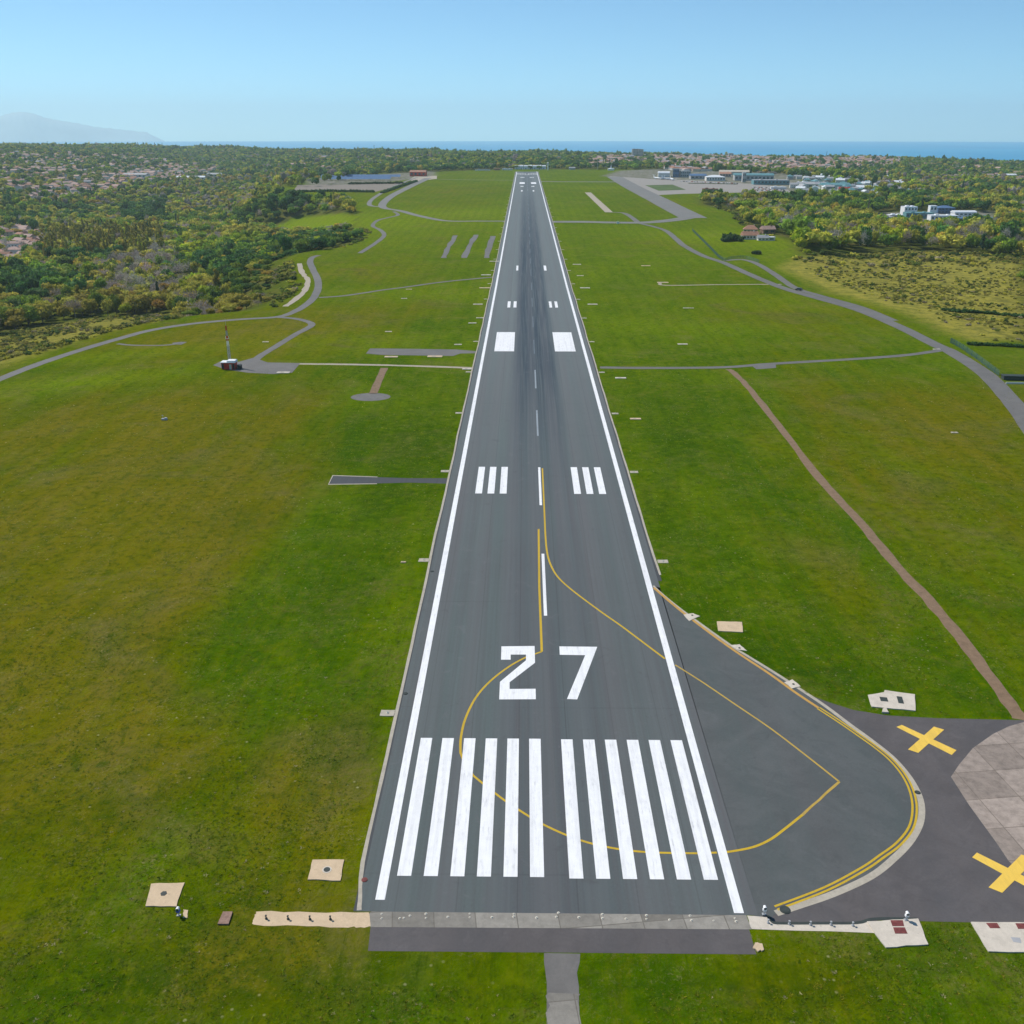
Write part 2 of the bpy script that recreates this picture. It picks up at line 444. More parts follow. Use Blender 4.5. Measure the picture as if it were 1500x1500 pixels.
    c = b.mix(b.math('MULTIPLY', a_yel, b.rampv(wn2, 0.7, 0.5, 0.4, 1.0)), c, yc)
    hb = b.math('ADD', b.math('MULTIPLY', n_sml, 1.0), b.math('MULTIPLY', n_fin, 0.45))
    b.bump(hb, 0.7, 0.5)
    return b.out(c)

M = {}
M['ground'] = ground_mat()
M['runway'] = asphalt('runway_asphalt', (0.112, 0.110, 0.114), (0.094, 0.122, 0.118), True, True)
M['pad'] = asphalt('turning_pad_asphalt', (0.100, 0.104, 0.104), (0.090, 0.108, 0.106), False)
M['old'] = asphalt('old_asphalt', (0.112, 0.100, 0.099), (0.098, 0.093, 0.096), False)
M['shoulder'] = asphalt('shoulder_asphalt', (0.07, 0.072, 0.076), (0.066, 0.07, 0.075), True)
M['road'] = asphalt('service_road_asphalt', (0.16, 0.15, 0.14), (0.165, 0.16, 0.155), False)
M['taxi'] = asphalt('far_taxiway_asphalt', (0.20, 0.19, 0.175), (0.19, 0.188, 0.18), False)
M['gravel'] = concrete('pale_gravel', (0.42, 0.36, 0.28), 0.6)
M['dirt'] = concrete('brown_track', (0.24, 0.16, 0.10), 0.7)
M['white'] = paint('white_paint', (0.88, 0.875, 0.875), 0.6)
M['yellow'] = paint('yellow_paint', (0.58, 0.38, 0.02), 0.4)
M['yellow_old'] = paint('faded_yellow_paint', (0.5, 0.33, 0.06), 0.6)
M['cross'] = paint('cross_yellow_paint', (0.86, 0.56, 0.09), 0.3)
M['orange'] = paint('orange_stained_paint', (0.55, 0.31, 0.07), 0.4)
M['conc_grey'] = concrete('grey_concrete', (0.27, 0.255, 0.225), 0.6, 5.0)
M['conc_tan'] = concrete('tan_concrete', (0.62, 0.47, 0.31), 0.35)
M['conc_pale'] = concrete('pale_concrete', (0.62, 0.55, 0.46), 0.4)
M['apron'] = concrete('apron_slabs', (0.34, 0.285, 0.245), 0.9, 6.0)
M['gutter'] = concrete('gutter_concrete', (0.46, 0.41, 0.33), 0.5)
M['far_conc'] = concrete('far_apron_concrete', (0.33, 0.30, 0.27), 0.7)
M['earth'] = concrete('works_earth', (0.25, 0.21, 0.17), 0.8)
M['dash'] = paint('worn_centreline_paint', (0.30, 0.34, 0.37), 1.0, (0.09, 0.11, 0.13))
M['dash_hidden'] = paint('rubbered_centreline_paint', (0.13, 0.16, 0.185), 1.0, (0.06, 0.08, 0.10))
M['hatch'] = worn('dark_hatch', (0.05, 0.06, 0.055), 0.6)
M['redhatch'] = worn('oxide_red_cover', (0.19, 0.055, 0.05), 0.6, 0.3, 3)
M['brownboard'] = worn('brown_boards', (0.27, 0.17, 0.13), 0.8, 0.3, 3)
M['lamp'] = worn('lamp_housing', (0.62, 0.6, 0.5), 0.5)
M['steel'] = worn('galvanised_steel', (0.42, 0.43, 0.44), 0.5, 0.15, 2, 0.5)
M['redp'] = worn('red_paint', (0.55, 0.05, 0.035), 0.5)
M['whitep'] = worn('white_coating', (0.82, 0.82, 0.82), 0.5, 0.08)
M['whitew'] = worn('white_render', (0.74, 0.71, 0.66), 0.8, 0.1, 0.2)
M['creamw'] = worn('cream_render', (0.62, 0.54, 0.43), 0.8, 0.1, 0.2)
M['greyw'] = worn('grey_render', (0.42, 0.41, 0.40), 0.8, 0.12, 0.2)
M['pinkw'] = worn('pink_render', (0.55, 0.38, 0.31), 0.8, 0.12, 0.2)
M['roof0'] = worn('orange_tiles', (0.42, 0.22, 0.15), 0.85, 0.25, 0.8)
M['roof1'] = worn('brown_tiles', (0.30, 0.15, 0.10), 0.85, 0.25, 0.8)
M['roof2'] = worn('pink_tiles', (0.46, 0.31, 0.26), 0.85, 0.25, 0.8)
M['roofg'] = worn('grey_roof_sheet', (0.38, 0.38, 0.39), 0.6, 0.12, 0.3)
M['roofw'] = worn('white_roof_sheet', (0.75, 0.77, 0.79), 0.5, 0.08, 0.3)
M['rooft'] = worn('teal_roof_sheet', (0.13, 0.28, 0.30), 0.5, 0.2, 0.2)
M['roofb'] = worn('blue_roof_sheet', (0.10, 0.17, 0.30), 0.4, 0.2, 0.2)
M['glass'] = worn('dark_glazing', (0.05, 0.08, 0.10), 0.15, 0.2, 0.5, 0.8)
M['bluep'] = worn('blue_housing', (0.05, 0.10, 0.55), 0.5)
M['tealf'] = worn('teal_fence_coating', (0.05, 0.12, 0.11), 0.6)
M['bark'] = worn('bark', (0.16, 0.13, 0.10), 0.95, 0.3, 2)
M['barkp'] = worn('pale_bark', (0.36, 0.30, 0.20), 0.95, 0.2, 2)
M['tyre'] = worn('black_rubber', (0.02, 0.02, 0.02), 0.8)
M['carw'] = worn('car_white_paint', (0.7, 0.7, 0.7), 0.3, 0.05, 1, 0.5)
M['carb'] = worn('car_dark_paint', (0.05, 0.055, 0.07), 0.3, 0.05, 1, 0.5)
M['carr'] = worn('car_red_paint', (0.4, 0.04, 0.03), 0.3, 0.05, 1, 0.5)
def foliage_mat(name, trans=0.4):
    b = NB(name, 0.8, 0.15)
    a = b.attr('tint').outputs['Color']
    oi = b.n('ShaderNodeObjectInfo').outputs['Random']
    hs = b.n('ShaderNodeHueSaturation'); b.L(a, hs.inputs['Color'])
    b.L(b.rampv(oi, 0, 1, 0.485, 0.515), hs.inputs['Hue']); b.L(b.rampv(oi, 0, 1, 0.8, 1.2), hs.inputs['Value'])
    n = b.noise(0.9, 3, 0.6)
    c = b.mix(b.rampv(n, 0.35, 0.7, 0, 0.4), hs.outputs[0], (0.5, 0.5, 0.5), 'MULTIPLY')
    b.out(c)
    tr = b.n('ShaderNodeBsdfTranslucent'); b.L(c, tr.inputs[0])
    mx = b.n('ShaderNodeMixShader'); mx.inputs[0].default_value = trans
    b.L(b.b.outputs[0], mx.inputs[1]); b.L(tr.outputs[0], mx.inputs[2])
    b.L(mx.outputs[0], b.t.nodes['Material Output'].inputs['Surface'])
    return b.m
M['foliage'] = foliage_mat('foliage')

# ------------------------------------------------------------------ the ground sheet and the sea
def axis(fine, far, step, grow):
    v = [0.0]
    while v[-1] < far:
        s = step if v[-1] < fine else step + (v[-1] - fine) * grow
        v.append(v[-1] + s)
    return v
xs = axis(350, 9000, 7, 0.022)
xs = np.array([-v for v in xs[:0:-1]] + xs)
yb = np.arange(60, 600, 6.0)
yf = 600 + np.array(axis(500, 7500, 9, 0.012))
ys = np.concatenate([[-6000, -3000, -1500, -800, -500, -300, -150, -60, 0, 30], yb, yf])
GX, GY = np.meshgrid(xs, ys)
GZ = H(GX.ravel(), GY.ravel())
V = np.stack([GX.ravel(), GY.ravel(), GZ], 1)
ny, nx = GX.shape
idx = np.arange(ny * nx).reshape(ny, nx)
Fc = np.stack([idx[:-1, :-1].ravel(), idx[:-1, 1:].ravel(), idx[1:, 1:].ravel(), idx[1:, :-1].ravel()], 1)
ground = np_mesh('ground', V, Fc, M['ground'], smooth=True)
tag(ground, 'green airfield grass and the rolling land around it', 'ground', kind='structure')
gx, gy = V[:, 0], V[:, 1]
def blob(cx, cy, rx, ry, rot=0.0):
    c, s = math.cos(rot), math.sin(rot)
    u = ((gx - cx) * c + (gy - cy) * s) / rx; v = (-(gx - cx) * s + (gy - cy) * c) / ry
    return np.exp(-(u * u + v * v))
def pblob(px, py, rx, ry, rot=0.0):
    x, y = on_plane(px, py); return blob(x, y, rx, ry, rot)
dryv = np.zeros(len(gx)); brv = np.zeros(len(gx))
for a in [(330, 1420, 9, 4, 0, .6), (420, 1365, 7, 3, 0, .6), (60, 1390, 8, 5, 0, .5), (1180, 1440, 9, 5, 0, .55), (470, 1300, 7, 6, 0, .5), (330, 1130, 12, 10, 0, .4), (150, 720, 45, 70, .3, .75), (60, 900, 30, 55, .2, .8), (230, 820, 16, 45, -.25, .55), (330, 750, 14, 40, -.35, .5), (120, 1080, 22, 30, 0, .5), (500, 1130, 9, 22, 0, .55), (60, 620, 60, 35, .5, .5),
          (300, 610, 45, 40, 0, .4), (520, 1180, 10, 9, 0, .45), (420, 1400, 22, 9, 0, .45), (640, 1370, 12, 8, 0, .3), (1250, 1410, 16, 9, 0, .4), (430, 650, 18, 50, 0, .25),
          (1300, 640, 60, 60, 0, .55), (1420, 760, 30, 60, 0, .45), (1380, 590, 40, 40, 0, .5), (1120, 780, 14, 45, .3, .3), (1230, 880, 14, 30, 0, .4), (1000, 740, 7, 35, 0, .2),
          (1200, 470, 70, 50, 0, .4), (1060, 440, 60, 60, 0, .35), (330, 500, 60, 45, 0, .75), (400, 480, 35, 25, 0, .7), (500, 455, 50, 40, 0, .45), (600, 450, 35, 35, 0, .3), (520, 395, 50, 50, 0, .4),
          (960, 355, 60, 60, 0, .4), (980, 300, 60, 120, 0, .5), (680, 280, 160, 120, 0, .35), (690, 300, 60, 60, 0, .25), (900, 280, 120, 120, 0, .2), (240, 1100, 30, 20, 0, .25), (350, 1180, 20, 16, 0, .35), (780, 1440, 30, 8, 0, .2)]:
    dryv += a[5] * pblob(*a[:5])
dryv -= 0.5 * pblob(420, 900, 16, 60, 0) + 0.5 * pblob(620, 640, 22, 90, 0) + 0.35 * pblob(1020, 700, 16, 80, 0) + 0.4 * pblob(1250, 980, 20, 10, 0) + .4 * pblob(600, 560, 30, 60, 0) + .3 * pblob(1000, 560, 25, 60, 0)
for a in [(70, 565, 60, 14, .55, .9), (180, 520, 40, 12, .4, .6), (1150, 355, 90, 90, 0, .7), (1010, 345, 50, 60, 0, .5), (450, 325, 200, 160, 0, .9), (700, 310, 60, 70, 0, .5), (1130, 445, 60, 30, 0, .3), (520, 500, 50, 20, 0, .4),
          (880, 275, 60, 60, 0, .4), (560, 430, 60, 30, 0, .35), (1010, 480, 60, 30, 0, .3)]:
    brv += a[5] * pblob(*a[:5])
# the mown strip along both runway edges is lighter
inr = (gy > 95) & (gy < 1500)
e1 = np.exp(-((gx + 22.5 + 1.0) / 2.2) ** 2) * inr + np.exp(-((gx - 31.5) / 2.6) ** 2) * ((gy > 180) & (gy < 1500))
brv += 0.7 * e1
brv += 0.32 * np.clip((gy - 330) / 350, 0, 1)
dryv += 0.32 * (gx < -25) * np.clip((-gx - 25) / 40, 0, 1) + 0.15 * np.clip((gx - 60) / 60, 0, 1)
s_all = sdist(gx, gy, PLAT) - 10
wild = np.clip(s_all / 14, 0, 1)
def px_poly(pts): return np.array([P(*p)[:2] for p in pts])
FIELD = px_poly([(395, 334), (440, 316), (500, 312), (524, 318), (510, 332), (450, 342)])
MEADOW_R = px_poly([(1128, 392), (1150, 378), (1230, 372), (1330, 366), (1420, 372), (1505, 378), (1520, 500), (1440, 506), (1395, 496), (1300, 455), (1210, 430)])
RFIELD = px_poly([(1000, 330), (1060, 330), (1075, 352), (1135, 352), (1140, 372), (1160, 410), (1090, 400), (1030, 372)])
BFIELD = px_poly([(1410, 504), (1520, 510), (1540, 640), (1480, 590), (1440, 545)])
brv = np.where(sdist(gx, gy, FIELD) < 0, 1.2, brv); dryv = np.where(sdist(gx, gy, FIELD) < 0, -.5, dryv); wild = np.where(sdist(gx, gy, FIELD) < 0, 0, wild); wild = np.where(sdist(gx, gy, BFIELD) < 0, 0.15, wild)
MEADOW_L = px_poly([(-80, 505), (0, 492), (40, 480), (130, 466), (240, 460), (272, 466), (225, 474), (170, 487), (100, 510), (0, 545), (-60, 568)])
yel = np.clip(-sdist(gx, gy, MEADOW_R) / 12, 0, 1) * 0.95 + np.clip(-sdist(gx, gy, MEADOW_L) / 10, 0, 1) * 0.7
TPX = [px_poly(q) for q in ([(880, 258), (905, 250), (1100, 248), (1180, 254), (1170, 284), (1100, 284), (1150, 280)], [(1270, 312), (1460, 308), (1465, 336), (1400, 342), (1280, 336)], [(-70, 405), (-70, 330), (66, 332), (66, 374), (20, 402)], [(445, 262), (640, 250), (640, 258), (560, 268), (450, 280)])]
townv = np.zeros(len(gx))
for q in TPX: townv = np.maximum(townv, np.clip(-sdist(gx, gy, q) / 15 + .3, 0, 1))
lush = np.zeros(len(gx))
for a in [(300, 1345, 11, 2.6, 0, 1), (350, 1335, 6, 3, 0, .8), (1385, 1370, 7, 4, 0, 1), (500, 1425, 16, 4, 0, .8), (950, 1440, 16, 5, 0, .8), (1230, 1450, 10, 6, 0, .7), (200, 1460, 14, 6, 0, .8), (60, 1440, 10, 6, 0, .6),
          (1180, 985, 18, 5, -.3, 1), (1060, 940, 8, 8, 0, .7), (960, 740, 5, 25, 0, .9), (1000, 640, 12, 40, 0, .7), (620, 640, 22, 40, 0, .8), (560, 740, 8, 22, 0, .7), (500, 870, 5, 16, 0, .6), (280, 930, 9, 5, .6, .6), (500, 1100, 3, 14, 0, .7), (180, 1180, 16, 8, .3, .6), (350, 760, 10, 12, .3, .5)]:
    lush += a[5] * pblob(*a[:5])
for nm, arr in (('lush', lush), ('town', townv), ('dry', dryv), ('bright', brv), ('wild', wild), ('yellow', yel)):
    at = ground.data.attributes.new(nm, 'FLOAT', 'POINT')
    at.data.foreach_set('value', np.clip(arr, -1, 1.2).astype(np.float32))

b = NB('sea_water', 0.45, 0.15)
wv = b.noise(1.0, 4, 0.6, b.map((0.0012, 0.0004, 1)))
b.bump(b.noise(0.02, 4, 0.6), 0.3, 6)
SEA_M = b.out(b.mix(b.rampv(wv, 0.35, 0.65), (0.0, 0.22, 0.44), (0.003, 0.30, 0.52)))
n = 96
ang = [2 * math.pi * i / n for i in range(n)]
SEA_R = 27000.0
sv = [(0, 0, -75)] + [(SEA_R * math.cos(a), SEA_R * math.sin(a), -75) for a in ang]
sea = mesh_obj('sea', sv, [(0, i + 1, (i + 1) % n + 1) for i in range(n)], SEA_M)
tag(sea, 'turquoise blue sea reaching to the horizon', 'sea', kind='structure')

# far mountain across the bay on the left
mv, mf = [], []
prof = [(-260, 2), (-180, 6), (-110, 11), (-60, 16), (-20, 24), (5, 30), (22, 35), (38, 37), (55, 34), (72, 27), (92, 23), (115, 19), (140, 13), (165, 10), (190, 7), (220, 3.5), (250, 1), (285, 0)]
MD = 33000.0
pts = []
for i in range(len(prof) - 1):
    for k in range(6):
        t = k / 6
        pts.append((prof[i][0] * (1 - t) + prof[i + 1][0] * t, prof[i][1] * (1 - t) + prof[i + 1][1] * t))
rows = 9
for j in range(rows):
    for i, (px, hp) in enumerate(pts):
        a = math.atan((px - 750) * cT / F) - PSI
        top = HC + hp / F * MD * 0.70
        v = abs(j - 4) / 4.0
        hgt = -450 + (top + 450) * (1 - v) ** 0.8 + 30 * math.sin(i * 1.7 + j * 2.1) * (1 if 0 < v < 1 else 0.3) * min(1, hp / 8)
        R = MD + (j - 4) * 800
        mv.append((R * math.sin(a), R * math.cos(a), hgt - (1 - min(1, hp / 4)) * 400))
m = len(pts)
for j in range(rows - 1):
    for i in range(m - 1):
        mf.append((j * m + i, j * m + i + 1, (j + 1) * m + i + 1, (j + 1) * m + i))
mount = mesh_obj('mountain', mv, mf, worn('mountain_slopes', (0.42, 0.50, 0.50), 0.95, 0.2, 0.0006), smooth=True)  # slope colour paled beyond bare rock, painting in extra haze
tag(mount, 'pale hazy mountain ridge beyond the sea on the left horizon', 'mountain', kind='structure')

# ------------------------------------------------------------------ air
if HAZE > 0:
    hz = MB(); hz.box(-37000, 37000, -7000, 37000, -900, 1050)
    hm = bpy.data.materials.new('haze'); hm.use_nodes = True
    t = hm.node_tree; t.nodes.clear()
    o_ = t.nodes.new('ShaderNodeOutputMaterial'); pv = t.nodes.new('ShaderNodeVolumePrincipled')
    pv.inputs['Color'].default_value = (0.76, 0.95, 1.0, 1); pv.inputs['Density'].default_value = HAZE
    pv.inputs['Anisotropy'].default_value = 0.2
    t.links.new(pv.outputs[0], o_.inputs['Volume'])
    ho = hz.build('haze', hm)
    tag(ho, 'pale blue haze in the air over land and sea', 'haze', kind='stuff')

# ------------------------------------------------------------------ sheets (roads, pavements, paint)
def sheet(name, pts, mat, layer, parent=None, close=True):
    """polygon (world x, y) laid on the airfield plane"""
    pts = [(p[0], p[1]) for p in pts]
    bm = bmesh.new()
    vs = [bm.verts.new((x, y, 0)) for x, y in pts]
    for tri in tessellate_polygon([[Vector((x, y, 0)) for x, y in pts]]):
        try: bm.faces.new([vs[i] for i in tri])
        except ValueError: pass
    finish_sheet(bm, layer)
    return bm_obj(name, bm, mat, parent)
def finish_sheet(bm, layer):
    for cut in (250, 420, 600, 900, 1300, 1800):
        bmesh.ops.bisect_plane(bm, geom=bm.verts[:] + bm.edges[:] + bm.faces[:], plane_co=(0, cut, 0), plane_no=(0, 1, 0))
    for v in bm.verts:
        v.co.z = float(ramp(v.co.y)) + float(lift(v.co.y, layer))
    bmesh.ops.recalc_face_normals(bm, faces=bm.faces)
    for f in bm.faces:
        if f.normal.z < 0: f.normal_flip()
def bm_obj(name, bm, mat, parent=None):
    me = bpy.data.meshes.new(name); bm.to_mesh(me); bm.free(); me.materials.append(mat)
    return link(bpy.data.objects.new(name, me), parent)
def smooth_line(pts, sub=5):
    P_ = [Vector((p[0], p[1])) for p in pts]
    if len(P_) < 3: return P_
    o = []
    for i in range(len(P_) - 1):
        p0, p1, p2, p3 = P_[max(i - 1, 0)], P_[i], P_[i + 1], P_[min(i + 2, len(P_) - 1)]
        for k in range(sub):
            t = k / sub
            o.append(0.5 * ((2 * p1) + (-p0 + p2) * t + (2 * p0 - 5 * p1 + 4 * p2 - p3) * t * t + (-p0 + 3 * p1 - 3 * p2 + p3) * t ** 3))
    o.append(P_[-1])
    return o
def ribbon_bm(line, wd, jit=0.0):
    bm = bmesh.new(); prev = None
    for i, p in enumerate(line):
        a, c = line[max(i - 1, 0)], line[min(i + 1, len(line) - 1)]
        d = (c - a)
        if d.length < 1e-6: continue
        d.normalize(); nrm = Vector((-d.y, d.x))
        ww = wd(i / (len(line) - 1)) if callable(wd) else wd
        j1, j2 = random.uniform(-jit, jit), random.uniform(-jit, jit)
        l, r = bm.verts.new((*(p + nrm * (ww / 2 + j1)), 0)), bm.verts.new((*(p - nrm * (ww / 2 + j2)), 0))
        if prev: bm.faces.new((prev[0], prev[1], r, l))
        prev = (l, r)
    return bm
def ribbon(name, px, wd, mat, layer, parent=None, sub=5, jit=0.0, world=False):
    line = smooth_line(px if world else [on_plane(*p) for p in px], sub)
    bm = ribbon_bm(line, wd, jit)
    finish_sheet(bm, layer)
    return bm_obj(name, bm, mat, parent)
def rect(name, x0, x1, y0, y1, mat, layer, parent):
    return sheet(name, [(x0, y0), (x1, y0), (x1, y1), (x0, y1)], mat, layer, parent)
def OP(*pts): return [on_plane(*p) for p in pts]
def struct(o, label, cat): return tag(o, label, cat, kind='structure')

CX = 4.5
Y0, Y1 = 88.6, 2205.0
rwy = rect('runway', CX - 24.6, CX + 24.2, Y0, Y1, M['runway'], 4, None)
struct(rwy, 'long grey asphalt runway numbered 27 with white markings', 'runway')
# dark shoulder strips and the gutters
for nm, x0, x1, y0 in (('shoulder', CX - 25.0, CX - 24.6, 93), ('shoulder', CX + 24.2, CX + 25.0, 181)):
    rect('shoulder', x0, x1, max(y0, Y0) if x0 > 0 else Y0, Y1, M['shoulder'], 4, rwy)
def wob(x, y0, y1, step, a):
    return [(x + random.uniform(-a, a), y) for y in np.arange(y0, y1, step)] + [(x, y1)]
ribbon('edge_gutter', [(CX - 24.3, 88.8), (CX - 24.6, 91.5)] + wob(CX - 25.2, 97, Y1, 17, .13), 0.5, M['gutter'], 5.5, rwy, 3, .05, True)
ribbon('edge_gutter', wob(CX + 24.9, 184, Y1, 17, .13), 0.5, M['gutter'], 5.5, rwy, 3, .05, True)
W = M['white']
rect('edge_line', CX - 22.6, CX - 21.4, 90.5, Y1 - 4, W, 7, rwy)
rect('edge_line', CX + 21.4, CX + 22.6, 88.9, Y1 - 4, W, 7, rwy)
for k in range(6):
    x = -15.9 + 3.4 * k; rect('threshold_stripe', x, x + 1.8, 94.6, 124.3, W, 7, rwy)
    x = 6.1 + 3.42 * k; rect('threshold_stripe', x, x + 1.8, 94.4, 124.2, W, 7, rwy)
def z6(pts): return [on_plane(550 + x * .3, 650 + y * .3) for x, y in pts]
sheet('painted_digit_two', z6([(615, 990), (777, 988), (779, 1070), (655, 1165), (655, 1198), (782, 1197), (783, 1248), (604, 1249), (608, 1163), (735, 1058), (735, 1030), (660, 1030), (660, 1055), (613, 1055)]), W, 7, rwy)
sheet('painted_digit_seven', z6([(898, 990), (1083, 992), (985, 1249), (935, 1247), (1024, 1033), (900, 1031)]), W, 7, rwy)
y = 165.1
while y < 2060:
    rect('centreline_dash', CX - (.32 if y < 260 else .26), CX + (.32 if y < 260 else .26), y, min(y + 29.6, 2064), W if y < 260 else M['dash'] if y < 380 or y > 1500 else M['dash_hidden'], 7, rwy); y += 59.7
for py, prs, ya, yb_ in ((722.6, ((696, 706), (714, 724), (732, 742), (841, 851), (859.2, 869.2), (877.6, 887.8)), 233.1, 254.6),
                         (515, ((724, 753), (813, 843.3)), 408.6, 451.5), (451.4, ((743, 747.4), (752, 756.4), (805, 809), (813.5, 817.7)), 520.5, 541),
                         (398, ((756, 759), (797.2, 801)), 667, 692)):
    for a, c in prs:
        rect('aiming_block' if c - a > 20 else 'touchdown_bar', on_plane(a, py)[0], on_plane(c, py)[0], ya, yb_, W, 7, rwy)
# the other end, painted the same way round for the opposite direction
TE = 2110.0
for s in (-1, 1):
    for k in range(6):
        x = CX + s * (3.2 + 3.4 * k); rect('threshold_stripe', x - .9, x + .9, TE - 36, TE - 6, W, 7, rwy)
    rect('aiming_block', CX + s * 9 - 4.5 + (s > 0) * 2, CX + s * 9 + 4.5 + (s > 0) * 2, TE - 385, TE - 335, W, 7, rwy)
    for k in range(3):
        x = CX + s * (9 + 2.7 * (k - 1)); rect('touchdown_bar', x - .9, x + .9, TE - 175, TE - 152, W, 7, rwy)
    for k in range(2):
        x = CX + s * (9 + 2.7 * (k - .5)); rect('touchdown_bar', x - .9, x + .9, TE - 470, TE - 446, W, 7, rwy)
    rect('touchdown_bar', CX + s * 9 - 1.2, CX + s * 9 + 1.2, TE - 590, TE - 560, W, 7, rwy)
rect('threshold_bar', CX - 22, CX + 22, TE - 2, TE, W, 7, rwy)
def digits(chars, cx, y0):
    segs = {'0': [(-1.5, -.7, 0, 9), (.7, 1.5, 0, 9), (-.7, .7, 0, 1.2), (-.7, .7, 7.8, 9)], '9': [(.7, 1.5, 0, 9), (-1.5, -.7, 4.5, 9), (-.7, .7, 0, 1.2), (-.7, .7, 7.8, 9), (-.7, .7, 4.2, 5.2)]}
    for i, ch in enumerate(chars):
        ox = cx + (2.6 if i == 0 else -2.6)                      # read from the far side, so turned round
        bm = bmesh.new()
        for x0, x1, a, c in segs[ch]:
            q = [(ox - x0 * 1.3, y0 + 18 - a * 2), (ox - x1 * 1.3, y0 + 18 - a * 2), (ox - x1 * 1.3, y0 + 18 - c * 2), (ox - x0 * 1.3, y0 + 18 - c * 2)]
            bm.faces.new([bm.verts.new((*p, 0)) for p in q])
        finish_sheet(bm, 7); bm_obj('painted_digit_zero' if ch == '0' else 'painted_digit_nine', bm, W, rwy)
digits('09', CX, TE - 66)
# yellow lines
YL_ = M['yellow']
line1 = [(794.5, 686), (796, 720), (797.4, 750), (799, 785), (801.4, 809), (806.5, 827), (817, 845), (838, 864.5), (880, 896), (910, 917), (950, 947), (974, 965)]
ribbon('guide_line', line1, 0.4, YL_, 6, rwy)
line3 = [(1103, 1241), (1070, 1247), (1010, 1250), (930, 1247), (860, 1234), (800, 1210), (750, 1180), (720, 1158), (693, 1136)]
ribbon('guide_line', [(1050, 1249)] + line3[2:], 0.36, YL_, 6, rwy)
line2 = [(789, 775), (790, 860), (792.5, 925), (793.6, 954.5)]
ribbon('guide_line', line2, 0.45, YL_, 6, rwy, 1)
ribbon('guide_line', [(793.6, 954.5), (784, 958), (769, 963.5), (745, 977), (718, 998), (697, 1022), (682, 1052), (675.4, 1079), (674.5, 1100), (676, 1106), (682, 1120), (693, 1136)], 0.38, YL_, 6, rwy)

# turning pad
def z4(pts): return [(1100 + x * .36667, 950 + y * .36667) for x, y in pts]
gut = [(957, 858), (972, 872), (1002, 896), (1067, 943), (1100, 964)] + z4([(100, 100), (200, 165), (300, 232), (390, 300), (480, 366), (560, 430), (615, 490), (655, 550), (680, 615), (678, 690), (640, 765), (575, 835), (480, 910), (330, 980), (200, 1025), (100, 1058)])
g_line = smooth_line([on_plane(*p) for p in gut], 5)
pad = sheet('turning_pad', [(CX + 24.2, on_plane(957, 858)[1] - 1)] + [tuple(p) for p in g_line] + OP((1128, 1346), (1095, 1342)) + [(CX + 24.2, 88.6)], M['pad'], 4)
struct(pad, 'dark asphalt turning pad bulging from the right side of the runway', 'turning pad')
bm = ribbon_bm(g_line, lambda t: 0.45 + 0.5 * min(1, t * 1.3)); finish_sheet(bm, 5); bm_obj('kerb_gutter', bm, M['gutter'], pad)
yl = z4([(270, 238), (350, 290), (430, 345), (500, 395), (560, 445), (610, 505), (642, 570), (654, 640), (640, 715), (590, 780), (520, 832), (450, 880), (300, 960), (100, 1037)])
yw = smooth_line([on_plane(*p) for p in yl], 5)
def offset(line, d):
    o = []
    for i, p in enumerate(line):
        a, c = line[max(i - 1, 0)], line[min(i + 1, len(line) - 1)]
        t = (c - a).normalized(); o.append(p + Vector((-t.y, t.x)) * d)
    return o
for d in (-0.28, 0.28):
    bm = ribbon_bm(offset(yw, d), 0.3); finish_sheet(bm, 6); bm_obj('border_line', bm, M['yellow'], pad)
ribbon('border_line', [(957.5, 861), (1000, 897), (1067, 947), (1127, 987), (1163, 1013), (1199, 1037)], 0.55, M['orange'], 6, pad)
ribbon('guide_line', [(989, 974), (1030, 1000), (1080, 1034), (1130, 1068), (1190, 1114), (1229, 1145)], 0.32, M['yellow_old'], 6, pad, 3)
ribbon('guide_line', [(1229, 1145), (1200, 1172), (1175, 1194)], 0.35, M['yellow_old'], 6, pad, 3, .1)
ribbon('guide_line', [(1175, 1194), (1150, 1214), (1128, 1230), (1103, 1241), (1070, 1247.5), (1056, 1248.5)], 0.38, YL_, 6, pad)
# disused pavement with crosses
old = sheet('disused_taxiway', OP((1188, 1019), (1215, 1029), (1250, 1040), (1300, 1048), (1370, 1052), (1500, 1055), (1760, 1058), (1900, 1352), (1500, 1353), (1290, 1348), (1262, 1352), (1240, 1357), (1160, 1355), (1132, 1350), (1122, 1338)), M['old'], 2)
struct(old, 'old grey brown asphalt beside the turning pad, closed by yellow crosses', 'disused taxiway')
apr = sheet('concrete_apron', OP((1500, 1057.5), (1478, 1064), (1455, 1075), (1425, 1096), (1405, 1120), (1393, 1138), (1420, 1180), (1460, 1235), (1478, 1262), (1500, 1282), (1560, 1340), (1880, 1345), (1760, 1060)), M['apron'], 3)
struct(apr, 'old cracked concrete slab apron at the right edge', 'apron')
def cross(bars, label):
    e = empty('closed_taxiway_cross', (*on_plane(*label[1]), 0))
    tag(e, label[0], 'painted cross', 'yellow crosses on the disused taxiway')
    for i, q in enumerate(bars):
        o = sheet('cross_bar', OP(*q), M['cross'], 6 + i); o.parent = e; o.matrix_parent_inverse = Matrix.Translation(-Vector(e.location))
cross([[(1313, 1065), (1321, 1062), (1401, 1099), (1394, 1106)], [(1330, 1098), (1345, 1103), (1383, 1069), (1368, 1064.5)]], ('faded yellow painted cross lying wholly on the grey asphalt', (1357, 1084)))
cross([[(1424, 1256), (1431, 1249), (1533, 1300), (1527, 1312)], [(1448, 1300), (1468, 1308), (1518, 1258), (1496, 1252)]], ('yellow painted cross half on asphalt and half on the concrete slabs', (1482, 1279)))

